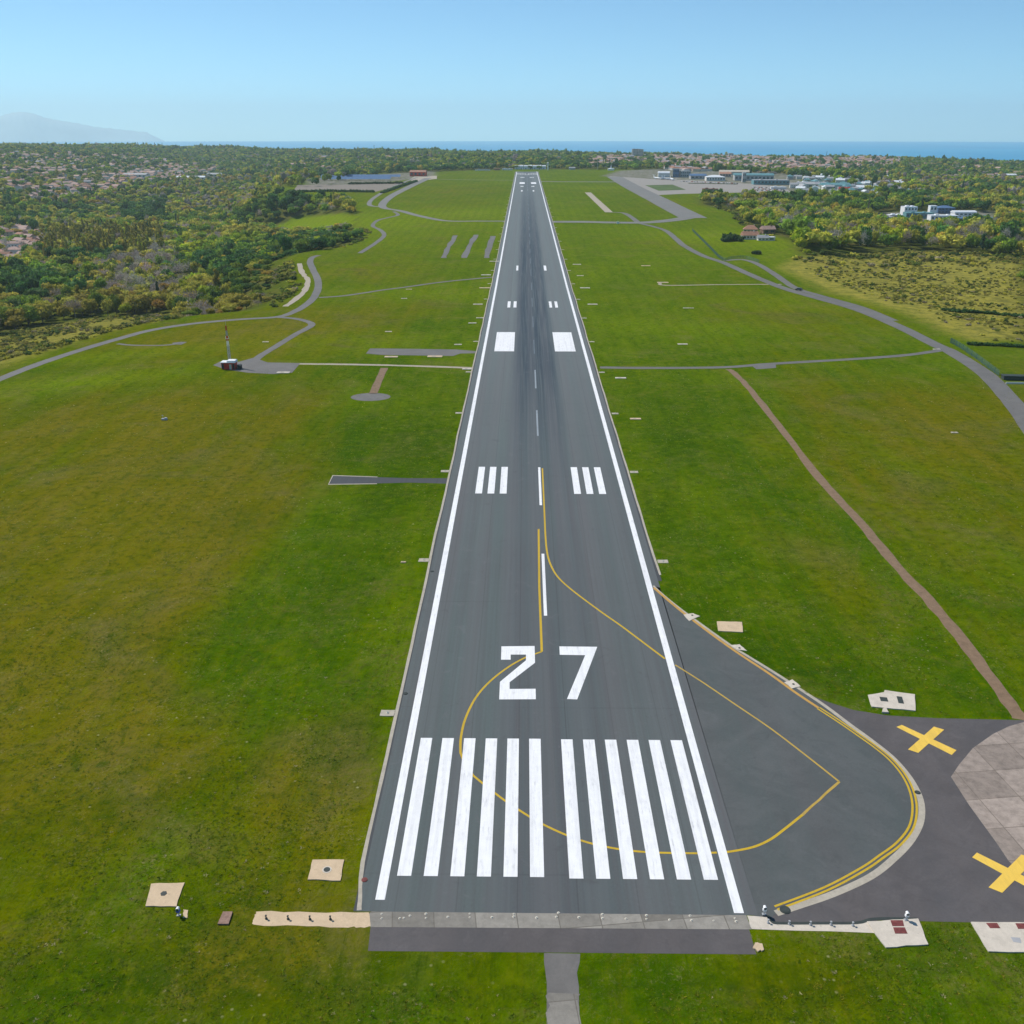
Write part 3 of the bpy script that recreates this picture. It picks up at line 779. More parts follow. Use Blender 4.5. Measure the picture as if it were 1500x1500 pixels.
# concrete threshold strip and blast pad
bl = sheet('blast_pad', OP((543, 1357), (1097, 1360.5), (1108, 1398), (539, 1393)), M['old'], 2)
struct(bl, 'dull brown grey asphalt pad in front of the runway threshold', 'blast pad')
cs = sheet('threshold_strip', OP((541, 1337), (546, 1334.5), (1093, 1340), (1101, 1361.5), (543, 1358)), M['conc_grey'], 3)
struct(cs, 'stained grey concrete strip across the runway threshold, dotted with lights', 'concrete strip')
def ragged(pts, n=6, a=0.12):
    """edge points with small irregularities, as chipped concrete has"""
    o = []
    for i in range(len(pts)):
        p, q = Vector(pts[i]), Vector(pts[(i + 1) % len(pts)])
        for k in range(n):
            o.append(tuple(p + (q - p) * (k / n) + Vector((random.uniform(-a, a), random.uniform(-a, a)))))
    return o
lf = sheet('cable_strip', ragged(OP((370, 1355), (375, 1335), (541, 1337), (546, 1358), (500, 1358)), 8, .12), M['conc_tan'], 2)
struct(lf, 'ragged tan concrete strip left of the threshold', 'concrete strip')
rs_ = sheet('cable_strip', ragged(OP((1094, 1341), (1128, 1344), (1134, 1352), (1250, 1351), (1290, 1350), (1290, 1367), (1101, 1361)), 5, .05), M['conc_pale'], 5)
struct(rs_, 'pale concrete strip with small stubs right of the threshold', 'concrete strip')
p1 = sheet('footpath', OP((797, 1396), (850, 1397), (849, 1410), (845, 1425), (848, 1445), (848, 1640), (800, 1640), (801, 1440), (797, 1410)), M['road'], 1)
struct(p1, 'worn grey path leading away from the blast pad', 'path')
ribbon('worn_concrete', [(825, 1455), (825, 1500), (825, 1640)], 3.4, M['conc_grey'], 2, p1, 5, .3)
# channel drain along the right strip
ch = ribbon('drain_channel', [(1124, 1341), (1131, 1350), (1142, 1352.5), (1200, 1352.5), (1255, 1352), (1275, 1347), (1300, 1345.5), (1345, 1346.5)], 0.42, M['hatch'], 7, None, 4)
tag(ch, 'black drain channel between the dark asphalt and the pale strip', 'drain')

# service roads and tracks (all on the airfield plane)
def road(name, px, wd, mat, layer, label, sub=5, jit=0.15):
    o = ribbon(name, px, wd, mat, layer, None, sub, jit); struct(o, label, 'road'); return o
road('perimeter_road', [(-200, 632), (-60, 580), (0, 555), (60, 532), (130, 509), (175, 496), (220, 484), (280, 474.5), (350, 468), (405, 464.5), (430, 457), (453, 443), (464, 428), (466, 412), (459, 396), (454, 384), (458, 377), (468, 374)], 4.6, M['road'], 2, 'pale perimeter road curving between grass and the left woods')
road('gravel_track', [(439, 386), (443, 400), (451, 411), (447, 424), (436, 436), (418, 449)], 3.4, M['gravel'], 2, 'light gravel track beside the left perimeter road bend', 5, .5)
road('service_road', [(405, 464.5), (433, 467), (450, 471), (457, 475.5), (450, 481), (433, 490), (400, 510), (378, 524), (372, 532)], 3.6, M['road'], 3, 'service road from the left perimeter road to the mast cabin')
road('spur_path', [(172, 503.5), (190, 505.5), (215, 506), (235, 506), (250, 505), (262, 503), (270, 503)], lambda t: 2.0 + (4.0 if t > .75 else 0), M['road'], 2, 'short pale spur with a widened end left of the mast')
road('cross_path', [(430, 533), (520, 534), (600, 536), (694, 539)], 2.6, M['gravel'], 2, 'thin straight path from the mast cabin to the runway')
road('cross_path', [(879, 538.5), (960, 539), (1060, 538), (1130, 533), (1250, 526), (1330, 520), (1385, 512)], 3.6, M['road'], 2, 'thin path from the runway to the right perimeter road')
road('dirt_path', [(563, 539), (555, 557), (546, 577)], 3.0, M['dirt'], 2, 'brown dirt path down to the round pad')
road('grass_path', [(467, 436), (507, 433), (560, 425), (592, 421), (650, 413), (722, 406)], 3.4, M['road'], 2, 'faint path crossing the left grass to the runway')
road('perimeter_road', [(527, 371), (549, 357), (562.7, 345), (557, 337), (546, 331), (553, 323), (568, 319), (583, 315), (577, 310)], 4.2, M['road'], 2, 'winding road along the gully on the far left')
road('taxiway', [(743, 324), (700, 324), (653, 323.5), (613, 316), (587, 309), (560, 303), (571, 289), (597, 275), (627, 261)], lambda t: 9 + 12 * max(0, t - .55), M['taxi'], 2, 'far left taxiway curving away from the runway')
road('perimeter_road', [(556, 303), (541, 300), (549, 289), (581, 271), (611, 260)], 6, M['taxi'], 1.5, 'far road next to the left taxiway')
road('cross_path', [(753, 264), (690, 263.5), (628, 262)], 6, M['taxi'], 1, 'far path left of the runway end')
road('taxiway', [(792, 266), (850, 266.4), (905, 266.5)], 16, M['taxi'], 2, 'far taxiway right of the runway end')
road('taxiway', [(800, 325), (850, 325), (900, 326), (945, 326), (985, 322.5), (1012, 318)], 19, M['taxi'], 2, 'far right taxiway leaving the runway')
road('taxiway', [(1016, 319.5), (985, 304), (960, 291), (930, 276), (912, 266), (900, 259)], 30, M['taxi'], 3, 'wide taxiway running toward the terminal apron')
road('service_path', [(861, 282), (876, 296), (892, 311)], 9, M['gravel'], 2, 'short pale strip in the far right grass')
road('service_path', [(892, 311), (915, 312.5), (935, 326)], 6, M['road'], 1, 'faint path joining the pale strip to the taxiway')
road('perimeter_road', [(935, 327), (955, 331.5), (975, 338), (990, 350), (1002, 360), (1030, 375), (1060, 385), (1100, 403), (1150, 423), (1200, 437.5), (1260, 455), (1320, 480), (1370, 505), (1392, 515), (1440, 545), (1475, 580), (1502, 614), (1540, 670)], lambda t: 5 + 2.5 * t, M['road'], 3, 'perimeter road sweeping round the right side of the airfield')
road('perimeter_road', [(1062, 382), (1078, 380.5), (1092, 381), (1110, 387), (1135, 402), (1165, 422), (1200, 433), (1260, 450), (1310, 470)], 5, M['road'], 2, 'second narrower road beside the right perimeter road')
road('dirt_track', [(1066, 541), (1075, 546), (1100, 572), (1150, 635), (1200, 700), (1260, 765), (1310, 825), (1370, 890), (1430, 965), (1486, 1040), (1494, 1054)], 2.5, M['dirt'], 2, 'brown dirt track running diagonally through the right grass', 5, .22)
road('thin_path', [(968, 414), (975, 418), (1060, 417), (1145, 416.5)], 2.2, M['gravel'], 2, 'hairline path in the right grass ending at a small slab')
for a, c in (((649, 378), (668, 345)), ((680, 378), (697, 344)), ((713, 378), (722, 346))):
    q = ribbon('old_strip', [a, ((a[0] + c[0]) / 2 - 1, (a[1] + c[1]) / 2), c], 4.4, M['road'], 2, None, 4, .8)
    tag(q, {649: 'leftmost of three short asphalt strips in the left grass', 680: 'middle one of three short asphalt strips in the left grass', 713: 'asphalt strip nearest the runway of the three short ones'}[a[0]], 'asphalt strip', 'three short asphalt strips', 'structure')
struct(sheet('equipment_pad', OP((312, 535), (322, 530), (350, 530), (372, 524), (392, 531), (440, 532), (428, 546), (400, 548), (362, 546), (330, 541)), M['road'], 2.5), 'grey gravel yard around the mast cabin', 'yard')
struct(sheet('hardstand', OP((536, 518), (542, 510.5), (600, 511), (668, 512), (698, 514.5), (698, 517.5), (674, 518), (664, 521.5), (560, 520)), M['road'], 2), 'long grey hardstand by the runway above the thin path', 'hardstand')
hs_ = sheet('hardstand', OP((482, 709), (488, 697), (550, 699), (600, 700.5), (657, 700.5), (656, 708.5), (600, 707), (560, 708)), M['shoulder'], 2.5)
struct(hs_, 'tapering asphalt hardstand with pale rim left of the touchdown bars', 'hardstand')
sheet('pale_rim', OP((480.5, 710), (487, 696), (553, 698.2), (552, 709), ), M['gutter'], 1.5, hs_)
c0 = on_plane(543, 581.5)
struct(sheet('round_pad', [(c0[0] + 7.2 * math.cos(a), c0[1] + 5.6 * math.sin(a)) for a in np.arange(0, 6.28, .35)], M['road'], 2), 'round grey pad at the end of the dirt path', 'pad')
struct(sheet('widening', OP((1100, 535), (1136, 532.5), (1137, 539), (1108, 541)), M['road'], 1.5), 'grey lay-by on the right cross path', 'lay-by')
struct(sheet('terminal_apron', OP((892, 258), (960, 262.5), (1010, 264), (1080, 268), (1150, 274), (1160, 283), (1090, 282), (1000, 284), (960, 286), (925, 273)), M['far_conc'], 1), 'pale concrete apron in front of the terminal', 'apron')
struct(sheet('apron_grass_island', OP((945, 271.5), (985, 270.5), (1005, 278), (965, 279.5)), worn('island_grass', (0.08, 0.12, 0.03), .95, .3, .05), 3), 'grass island inside the far apron', 'grass island')
struct(sheet('works_yard', OP((436, 271), (520, 270.5), (604, 266.5), (596, 270), (566, 277), (548, 281.5), (430, 279)), M['earth'], 1), 'bare earth works yard on the far left', 'yard')
struct(sheet('works_yard', OP((600, 263), (608, 258), (640, 257.5), (640, 262), (605, 266)), M['gravel'], 1), 'small pale yard by the red roofed building', 'yard')

# ------------------------------------------------------------------ slabs, covers, lights
def slab(name, pts, h, mat, label, cat='concrete slab', group=None, parts=(), rag=0.06):
    """pts: world outline; a real cast slab h metres proud of the grass, with its covers as parts"""
    cx = sum(p[0] for p in pts) / len(pts); cy = sum(p[1] for p in pts) / len(pts)
    z0 = float(ramp(cy)) + float(lift(cy, 1)) + .004
    e = empty(name, (cx, cy, z0)); tag(e, label, cat, group)
    q = ragged([(p[0] - cx, p[1] - cy) for p in pts], 4, rag) if rag else [(p[0] - cx, p[1] - cy) for p in pts]
    n = len(q)
    tris = [tuple(i + n for i in t) for t in tessellate_polygon([[Vector((x, y, 0)) for x, y in q]])]
    vs = [(x, y, -.2) for x, y in q] + [(x, y, h) for x, y in q]
    o = mesh_obj('slab', vs, [(i, (i + 1) % n, n + (i + 1) % n, n + i) for i in range(n)] + tris, mat, e)
    bm = bmesh.new(); bm.from_mesh(o.data); bmesh.ops.recalc_face_normals(bm, faces=bm.faces); bm.to_mesh(o.data); bm.free()
    for nm, pp, hh, mt in parts:
        r = [(p[0] - cx, p[1] - cy) for p in pp]; k = len(r)
        b_ = MB(); b_.add([(x, y, h - .02) for x, y in r] + [(x, y, h + hh) for x, y in r], [tuple(range(k - 1, -1, -1)), tuple(range(k, 2 * k))] + [(i, (i + 1) % k, k + (i + 1) % k, k + i) for i in range(k)])
        b_.build(nm, mt, e)
    return e
def circ(px, py, r, n=14):
    x, y = on_plane(px, py); return [(x + r * math.cos(2 * math.pi * i / n), y + r * math.sin(2 * math.pi * i / n)) for i in range(n)]
slab('concrete_slab', OP((213, 1328), (258, 1329), (270, 1294), (222, 1295)), .12, M['conc_tan'], 'tan square slab farther from the runway, on the grass bottom left', parts=[('cover', circ(240, 1310, .42, 6), .03, M['hatch'])])
slab('concrete_slab', OP((451, 1289), (499, 1291), (504, 1260), (458, 1260)), .12, M['conc_tan'], 'tan square slab with round black manhole near the threshold', parts=[('manhole_ring', circ(479, 1275, .62), .02, M['conc_pale']), ('manhole_cover', circ(479, 1275, .42), .05, M['hatch'])])
slab('board_cover', OP((319, 1355), (335, 1355), (341, 1337), (327, 1337)), .2, M['brownboard'], 'small brown board cover in dark grass at bottom left', 'cover', rag=0)
slab('concrete_slab', OP((268, 1345), (274, 1345), (276, 1334), (269, 1333)), .1, M['conc_tan'], 'tiny tan slab beside the blue lamp unit')
slab('concrete_slab', OP((1297, 1389), (1359, 1384), (1345, 1346.5), (1270, 1351)), .14, M['conc_pale'], 'pale slab with a stacked pair of red covers at bottom right', parts=[
    ('cover', OP((1307, 1358), (1324, 1358), (1322, 1349.5), (1304, 1349.5)), .03, M['redhatch']), ('cover', OP((1311, 1369), (1329, 1369), (1325, 1360), (1308, 1360)), .03, M['redhatch'])])
slab('concrete_slab', OP((1447, 1395), (1560, 1397), (1560, 1354), (1422, 1351)), .14, M['conc_pale'], 'pale slab with two separate red covers at the bottom right corner', parts=[
    ('cover', OP((1450, 1361), (1465, 1361), (1460, 1353.5), (1444, 1353.5)), .03, M['redhatch']), ('cover', OP((1491, 1362), (1511, 1362), (1504, 1354), (1487, 1354)), .03, M['redhatch']),
    ('patch', OP((1484, 1381), (1496, 1383), (1494, 1375), (1480, 1374)), .01, M['roofg'])])
slab('concrete_slab', OP((1052, 925), (1088, 927), (1087, 912), (1050, 911)), .15, M['conc_tan'], 'plain pinkish slab in the grass above the turning pad edge')
slab('concrete_slab', OP((1277, 1036), (1341, 1042), (1340, 1018), (1296, 1012), (1295, 1015), (1271, 1019)), .15, M['conc_pale'], 'large pale slab with two dark hatches by the disused taxiway', parts=[
    ('hatch', OP((1290, 1028), (1301, 1029), (1299, 1023), (1288, 1022)), .03, M['hatch']), ('hatch', OP((1316, 1031), (1324, 1032), (1321, 1022), (1313, 1021)), .03, M['hatch'])])
slab('concrete_block', OP((1292, 1045), (1301, 1045), (1298, 1038), (1293, 1040)), .3, M['conc_pale'], 'small pale block at the edge of the disused taxiway', 'concrete block')
for q, l in (([(1001, 901), (1010, 910), (1025, 903), (1015, 899)], 'pinkish light slab uppermost on the turning pad edge'), ([(1070, 946), (1080, 952), (1094, 954), (1083, 944.5)], 'light slab halfway down the turning pad edge'),
             ([(1149, 1000), (1160, 1009), (1173, 1006), (1161, 996)], 'light slab with round fitting lowest on the turning pad edge')):
    slab('edge_slab', OP(*q), .1, M['conc_pale'], l, 'edge slab', 'edge slabs along the turning pad', parts=[('fitting', circ((q[0][0] + q[2][0]) / 2 + 1, (q[0][1] + q[2][1]) / 2, .2, 8), .08, M['hatch'])])
# slabs with edge lights every 60 m along both edges
k = 0
proto = None
for i, y in enumerate([130.2 + 59.8 * j for j in range(22)]):
    for s in (-1, 1):
        if s > 0 and y < 180: continue
        x = CX + s * 25.4
        near = 'beside the painted number' if y < 160 else ''
        sc_ = 1.0
        e = slab('edge_slab', [(x, y), (x + s * 2.3, y), (x + s * 2.3, y + 1.7), (x, y + 1.7)] if s > 0 else [(x, y + 1.7), (x - 2.3, y + 1.7), (x - 2.3, y), (x, y)], .08, M['gutter'], 'x', 'edge slab', 'light slabs along the runway edges')
        lb = MB(); lb.tube((0, 0, .06), (0, 0, .16), .22, .2, 10); lb.tube((0, 0, .16), (0, 0, .38), .12, .07, 8); lb.build('edge_light', M['lamp'], e)
        side = 'left' if s < 0 else 'right'
        where = {0: 'level with the painted number 27', 1: 'level with the curving yellow line', 2: 'level with the three touchdown bars', 3: 'just beyond the touchdown bars', 4: 'close to the thin cross path', 5: 'level with the big white aiming blocks', 6: 'just beyond the aiming blocks', 7: 'level with the paired touchdown bars', 8: 'just beyond the paired touchdown bars', 9: 'level with the single touchdown bars'}.get(i)
        e['label'] = f'small pale light slab on the {side} runway edge, {where}' if where else f'tiny pale light slab far along the {side} runway edge'
# scattered slabs in the grass
for px, py, ww, l in ((909, 554, 4.2, 'white slab just below the right cross path near the runway'), (931, 614, 3.6, 'white slab nearest the camera in the grass right of the runway'), (684, 541, 3.8, 'white slab under the left cross path near the runway'),
                      (573, 523, 5.6, 'left one of two slabs under the long hardstand'), (637, 522.5, 6.3, 'right one of two slabs under the long hardstand'), (671, 505, 3.4, 'slab above the right end of the long hardstand'), (569, 486, 3.2, 'slab alone in the left grass above the hardstand'),
                      (592, 437.5, 3.4, 'slab under the faint left path'), (599, 424, 3.6, 'slab touching the faint left path'), (700, 446, 5.2, 'flat slab left of the paired touchdown bars'), (703, 466, 3.8, 'slab with fittings left of the aiming block'),
                      (692, 473.5, 4.0, 'lower of two slabs left of the aiming block'), (710, 422, 6.5, 'long slab at the left runway side beyond the paired bars'), (712, 403, 6.5, 'slab where the faint left path meets the runway'), (724, 383, 7, 'farthest slab on the left of the runway'),
                      (1000, 504.5, 4.4, 'slab alone in the right grass'), (1005, 451.5, 3.2, 'left of a small pair of slabs in the right grass'), (1013, 451.5, 2.4, 'right of a small pair of slabs in the right grass'), (868, 446, 5.4, 'slab right of the runway level with the paired bars'),
                      (857, 422, 6, 'slab right of the runway beyond the paired bars'), (850, 404, 4.5, 'small slab right of the runway by the single bars'), (845, 387.5, 6, 'farthest slab on the right of the runway'), (946, 389.5, 6.5, 'slab far out in the right grass'),
                      (971, 414, 7, 'grey slab at the end of the hairline path'), (1398, 634, 2, 'small pale slab in the dry grass on the right'), (591, 824, 1.1, 'tiny slab in the grass beside the curving yellow line'), (415, 546, 5, 'white slab at the corner of the mast yard'), (389, 501, 2.8, 'small white slab in the brown grass right of the mast'), (1372, 512, 3, 'white plate where the right cross path ends')):
    x, y = on_plane(px, py); h_ = ww * .42
    slab('concrete_slab', [(x - ww / 2, y - h_ / 2), (x + ww / 2, y - h_ / 2), (x + ww / 2, y + h_ / 2), (x - ww / 2, y + h_ / 2)], .2, M['conc_pale'] if random.random() < .8 else M['conc_tan'], l, group='slabs scattered in the grass',
         parts=[('cover', [(x - ww * .2, y - h_ * .2), (x + ww * .05, y - h_ * .2), (x + ww * .05, y + h_ * .2), (x - ww * .2, y + h_ * .2)], .06, M['gutter'])])
# threshold lights
def z2(x, y): return (500 + x * .3, 1050 + y * .3)
def z3(x, y): return (800 + x * .3, 1050 + y * .3)
tl = [z2(*p) for p in [(197, 963), (197, 985), (285, 985), (305, 983), (335, 972), (413, 963), (413, 983), (520, 978), (627, 962), (627, 980), (735, 980), (842, 963), (842, 977), (953, 982), (1060, 958), (1050, 978), (1160, 980)]] + \
     [z3(*p) for p in [(275, 965), (275, 985), (390, 987), (490, 970), (490, 988), (603, 992), (703, 972), (710, 995), (818, 996), (922, 985), (928, 1000)]]
protoL = None
tl.sort()
for i, p in enumerate(tl):
    x, y = on_plane(*p)
    if protoL is None:
        e = empty('threshold_light', (x, y, .012)); a = MB(); a.tube((0, 0, 0), (0, 0, .05), .3, .28, 12); a.build('base_plate', M['conc_pale'], e)
        c = MB(); c.tube((0, 0, .05), (0, 0, .2), .17, .12, 10); c.build('lens_housing', M['lamp'], e); protoL = e
    else:
        e = protoL.copy(); link(e); e.location = (x, y, .012)
        for ch_ in protoL.children:
            c = ch_.copy(); link(c, e)
    s = random.uniform(.45, .7); e.scale = (s, s, s)
    tag(e, 'small round white threshold light set in the grey concrete strip', 'threshold light', 'threshold lights on the concrete strip')
# dark stubs on the strips left and right
for px, py, l in ((390, 1346, 'black stub at the left end of the tan strip'), (422, 1346.5, 'second black stub along the tan strip'), (454, 1347, 'third black stub along the tan strip'), (484, 1347, 'black stub nearest the runway on the tan strip'),
                  (1156, 1354, 'first grey stub on the pale right strip'), (1187, 1355, 'second grey stub on the pale right strip'), (1217, 1355, 'third grey stub on the pale right strip'), (1249, 1356, 'stub nearest the red covers on the right strip'), (1125, 1352, 'dark stub by the bend of the black drain')):
    x, y = on_plane(px, py); a = MB(); a.tube((0, 0, 0), (0, 0, .12), .16, .16, 10); a.tube((0, 0, .12), (0, 0, .42), .07, .05, 8); a.box(-.1, .1, -.1, .1, .42, .54)
    tag(a.build('cable_stub', M['hatch'] if px < 600 else M['steel'], None, (x, y, .02)), l, 'stub', 'stubs along the concrete strips')
for px, py, r, mt, l in ((1344, 1161, .32, 'hatch', 'dark drain cover set in the turning pad gutter bend'), (1150, 1333, .5, 'hatch', 'dark drain cover at the lower end of the gutter'), (534, 1289, .3, 'redhatch', 'rusty drain cover at the lower left runway corner'), (594, 1016, .3, 'hatch', 'drain cover in the gutter beside the number'), (633, 837, .3, 'hatch', 'drain cover in the left gutter higher up')):
    x, y = on_plane(px, py); a = MB(); a.tube((0, 0, 0), (0, 0, .05), r * 1.35, r * 1.3, 14); a.tube((0, 0, .05), (0, 0, .08), r, r, 14)
    tag(a.build('drain_cover', M[mt], None, (x, y, .025)), l, 'drain cover')
# lamp units beside the threshold
def lamp_unit(px, py, body, l):
    x, y = on_plane(px, py); e = empty('lamp_unit', (x, y, .16 if px > 1000 else .02)); tag(e, l, 'lamp unit'); e.scale = (.8, .8, .8)
    a = MB(); a.box(-.3, .3, -.2, .2, 0, .08); a.tube((0, 0, .08), (0, 0, .75), .07, .07, 8); a.tube((-.2, 0, .08), (-.05, 0, .5), .03, .03, 6); a.tube((.2, 0, .08), (.05, 0, .5), .03, .03, 6); a.build('stand', M['steel'], e)
    a = MB(); a.box(-.26, .26, -.2, .2, .7, 1.05); a.build('control_box', body, e)
    a = MB(); a.tube((0, -.28, 1.3), (0, .24, 1.34), .27, .22, 12); a.box(-.05, .05, -.05, .05, 1.0, 1.1); h_ = a.build('lamp_head', M['whitep'], e)
    a = MB(); a.tube((0, -.30, 1.3), (0, -.27, 1.3), .23, .23, 12); a.build('lens', M['glass'], h_)
lamp_unit(262, 1341, M['bluep'], 'lamp unit with blue box standing in grass between tan slabs')
lamp_unit(1327, 1349, M['whitep'], 'white lamp unit on the pale slab with red covers')
lamp_unit(1119, 1340.5, M['whitep'], 'white lamp unit where the runway meets the drain')
x, y = on_plane(241, 615); a = MB(); a.box(-.9, .9, -.5, .5, 0, .5); a.tube((-.5, 0, .5), (-.5, 0, 1.3), .05, .05, 6); a.box(-.7, -.3, -.1, .1, 1.3, 1.6); a.box(.1, .8, -.4, .4, .5, .75)
tag(a.build('instrument_box', M['steel'], None, (x, y, 0)), 'small metal instrument box alone in the left grass', 'instrument box')
x, y = on_plane(905, 328); a = MB(); a.tube((0, 0, 0), (0, 0, 3.2), .12, .12, 6); a.box(-1.4, 1.4, -.3, .3, .2, 2.2)
tag(a.build('sign_board', M['whitep'], None, (x, y, float(ramp(y)))), 'white board standing below the far right taxiway', 'sign board')
# rocks / bits by the corner
slab('concrete_chunk', OP((1103, 1392), (1118, 1395), (1116, 1385), (1104, 1382)), .15, M['conc_tan'], 'broken pale concrete chunk at the blast pad corner', 'concrete chunk', rag=.25)

# ------------------------------------------------------------------ mast and cabin on the left
x, y = on_plane(337, 540)
cab = empty('equipment_cabin', (x, y, .02)); tag(cab, 'red fronted cabin with white roof on the gravel yard', 'cabin')
a = MB(); a.box(-2.9, 2.6, -1.6, 1.8, 0, 2.7); a.build('wall', M['redp'], cab)
a = MB(); a.box(-3.2, 2.9, -1.95, 2.1, 2.7, 2.95); a.box(-.6, 2.7, -1.5, 1.9, 2.95, 3.5); a.build('roof', M['whitep'], cab)
a = MB(); a.box(.3, 1.2, -1.66, -1.6, .05, 2.1); dr = a.build('door', M['conc_pale'], cab)
a = MB(); a.box(1.02, 1.1, -1.72, -1.66, 1.0, 1.15); a.build('handle', M['steel'], dr)
a = MB(); a.box(-2.7, -1.9, -1.66, -1.6, .2, 2.3); a.build('louvre_panel', M['hatch'], cab)
a = MB(); a.box(1.6, 2.4, -1.66, -1.6, .2, 2.3); a.build('louvre_panel', M['hatch'], cab)
a = MB(); a.box(-.75, .75, -.9, .9, .15, 1.5); a.box(-.85, .85, -1.0, 1.0, 1.5, 1.62); a.tube((.5, 0, 1.6), (.5, 0, 2.1), .08, .08, 8)
gs = a.build('generator', M['hatch'], None, (x + 4.1, y - .4, .02)); tag(gs, 'dark generator housing right of the red cabin', 'generator')
ma = empty('radio_mast', (x - 1.2, y + 4.5, .02)); tag(ma, 'red and white lattice radio mast behind the cabin', 'mast')
MH = 16.5
seg = 8
for k in range(seg):
    z0, z1 = k * MH / seg, (k + 1) * MH / seg
    r0, r1 = .5 - .33 * k / seg, .5 - .33 * (k + 1) / seg
    a = MB(); cs4 = lambda r, z: [(r, r, z), (-r, r, z), (-r, -r, z), (r, -r, z)]
    A_, B_ = cs4(r0, z0), cs4(r1, z1)
    for i in range(4):
        a.tube(A_[i], B_[i], .065, .065, 5); a.tube(A_[i], B_[(i + 1) % 4], .035, .035, 4); a.tube(A_[(i + 1) % 4], B_[i], .035, .035, 4); a.tube(B_[i], B_[(i + 1) % 4], .04, .04, 4)
    a.build('lattice_section', M['steel'] if k < 4 or k == 6 else M['redp'] if k % 2 else M['whitep'], ma)
a = MB(); a.box(-.5, .5, -.5, .5, 11.2, 11.3); a.tube((-.6, 0, 11.3), (-.6, 0, 12.2), .1, .1, 6); a.tube((.6, 0, 11.3), (.6, 0, 12.2), .1, .1, 6); a.build('antenna_platform', M['whitep'], ma)
a = MB(); a.tube((0, 0, MH), (0, 0, MH + 3), .06, .03, 6); a.build('antenna_rod', M['steel'], ma)

# ------------------------------------------------------------------ fences on the right
def fence(name, pxs, l, h=2.2):
    pts = smooth_line([on_plane(*p) for p in pxs], 4)
    e = empty(name, (pts[0].x, pts[0].y, float(H(pts[0].x, pts[0].y)[0]))); tag(e, l, 'fence')
    acc, posts = 0, []
    mesh = MB()
    for i in range(len(pts) - 1):
        p, q = pts[i], pts[i + 1]; L_ = (q - p).length; n_ = max(1, int(L_ / 6))
        for k in range(n_):
            a_, b_ = p + (q - p) * (k / n_), p + (q - p) * ((k + 1) / n_)
            posts.append(a_)
            za, zb = float(H(a_.x, a_.y)[0]), float(H(b_.x, b_.y)[0])
            d = (b_ - a_).normalized(); nn = Vector((-d.y, d.x)) * .03
            for j in range(9):
                z = .15 + j * (h - .2) / 8
                A, B, C, D = (*(a_ - nn), za + z), (*(b_ - nn), zb + z), (*(b_ + nn), zb + z + .05), (*(a_ + nn), za + z + .05)
                mesh.add([A, B, C, D], [(0, 1, 2, 3)])
            for j in range(8):
                c_ = a_ + (b_ - a_) * (j / 8); mesh.add([(c_.x - .03, c_.y, za), (c_.x + .03, c_.y, za), (c_.x + .03, c_.y, za + h), (c_.x - .03, c_.y, za + h)], [(0, 1, 2, 3)])
    o = mesh.build('wire_mesh', M['tealf'], e); o.matrix_parent_inverse = Matrix.Translation(-Vector(e.location))
    for p in posts[:95]:
        z = float(H(p.x, p.y)[0]); a = MB(); a.box(-.08, .08, -.08, .08, 0, h + .15)
        o = a.build('post', M['tealf'], e, (p.x - e.location.x, p.y - e.location.y, z - e.location.z))
fence('wire_fence', [(1014, 338), (1024, 348), (1040, 364), (1058, 381), (1075, 379), (1093, 379), (1112, 385)], 'teal wire fence bordering the bright field right of the airfield')
fence('wire_fence', [(1392, 502), (1405, 509), (1430, 526), (1463, 551)], 'dark teal wire fence along the right perimeter road')

# ------------------------------------------------------------------ buildings
FOOT = []
def place(px, py, rz=0.0, plane=False):
    p = P(px, py)
    return p
def bld(name, px, py, wd, dp, h, wall, roof, l, cat='building', kind='flat', rz=0.0, windows=0, rh=2.0, group=None, floors=1):
    p = P(px, py)
    FOOT.append((p.x, p.y, max(wd, dp) * .62 + 3)); FOOT.append((p.x - wd * .3, p.y - dp, 9)); FOOT.append((p.x + wd * .3, p.y - dp, 9))
    e = empty(name, (p.x, p.y, p.z - .3), rz); tag(e, l, cat, group)
    a = MB(); a.box(-wd / 2, wd / 2, -dp / 2, dp / 2, 0, h + .3); a.build('wall', wall, e)
    a = MB(); o = .5
    if kind == 'gable': a.gable(-wd / 2 - o, wd / 2 + o, -dp / 2 - o, dp / 2 + o, h + .32, h + .3 + rh)
    elif kind == 'hip': a.hip(-wd / 2 - o, wd / 2 + o, -dp / 2 - o, dp / 2 + o, h + .32, h + .3 + rh)
    elif kind == 'barrel': a.barrel(-wd / 2 - o, wd / 2 + o, -dp / 2 - o, dp / 2 + o, h + .3, rh)
    else:
        a.box(-wd / 2 - .2, wd / 2 + .2, -dp / 2 - .2, dp / 2 + .2, h + .3, h + .7)
        if wd > 14: a.box(-wd * .3, -wd * .3 + 4, -dp * .2, dp * .2, h + .7, h + 1.9); a.box(wd * .15, wd * .15 + 3, -dp * .1, dp * .25, h + .7, h + 1.6)
    r_ = a.build('roof', roof, e)
    if kind in ('gable', 'hip') and wd < 30:
        a = MB(); a.box(wd * .2, wd * .2 + .8, -.4, .4, h + rh * .5, h + rh + 1.0); a.build('chimney', wall, r_)
    for fl in range(floors):
        for k in range(windows):
            x_ = -wd / 2 + (k + .5) * wd / windows; ww = min(wd / windows * .28, 2.2); zz = .3 + h * (fl + .35) / floors; hh = h / floors * .42
            a = MB(); a.box(x_ - ww, x_ + ww, -dp / 2 - .08, -dp / 2, zz, zz + hh); a.build('window', M['glass'], e)
    return e
WW, GW, CW = M['whitew'], M['greyw'], M['creamw']
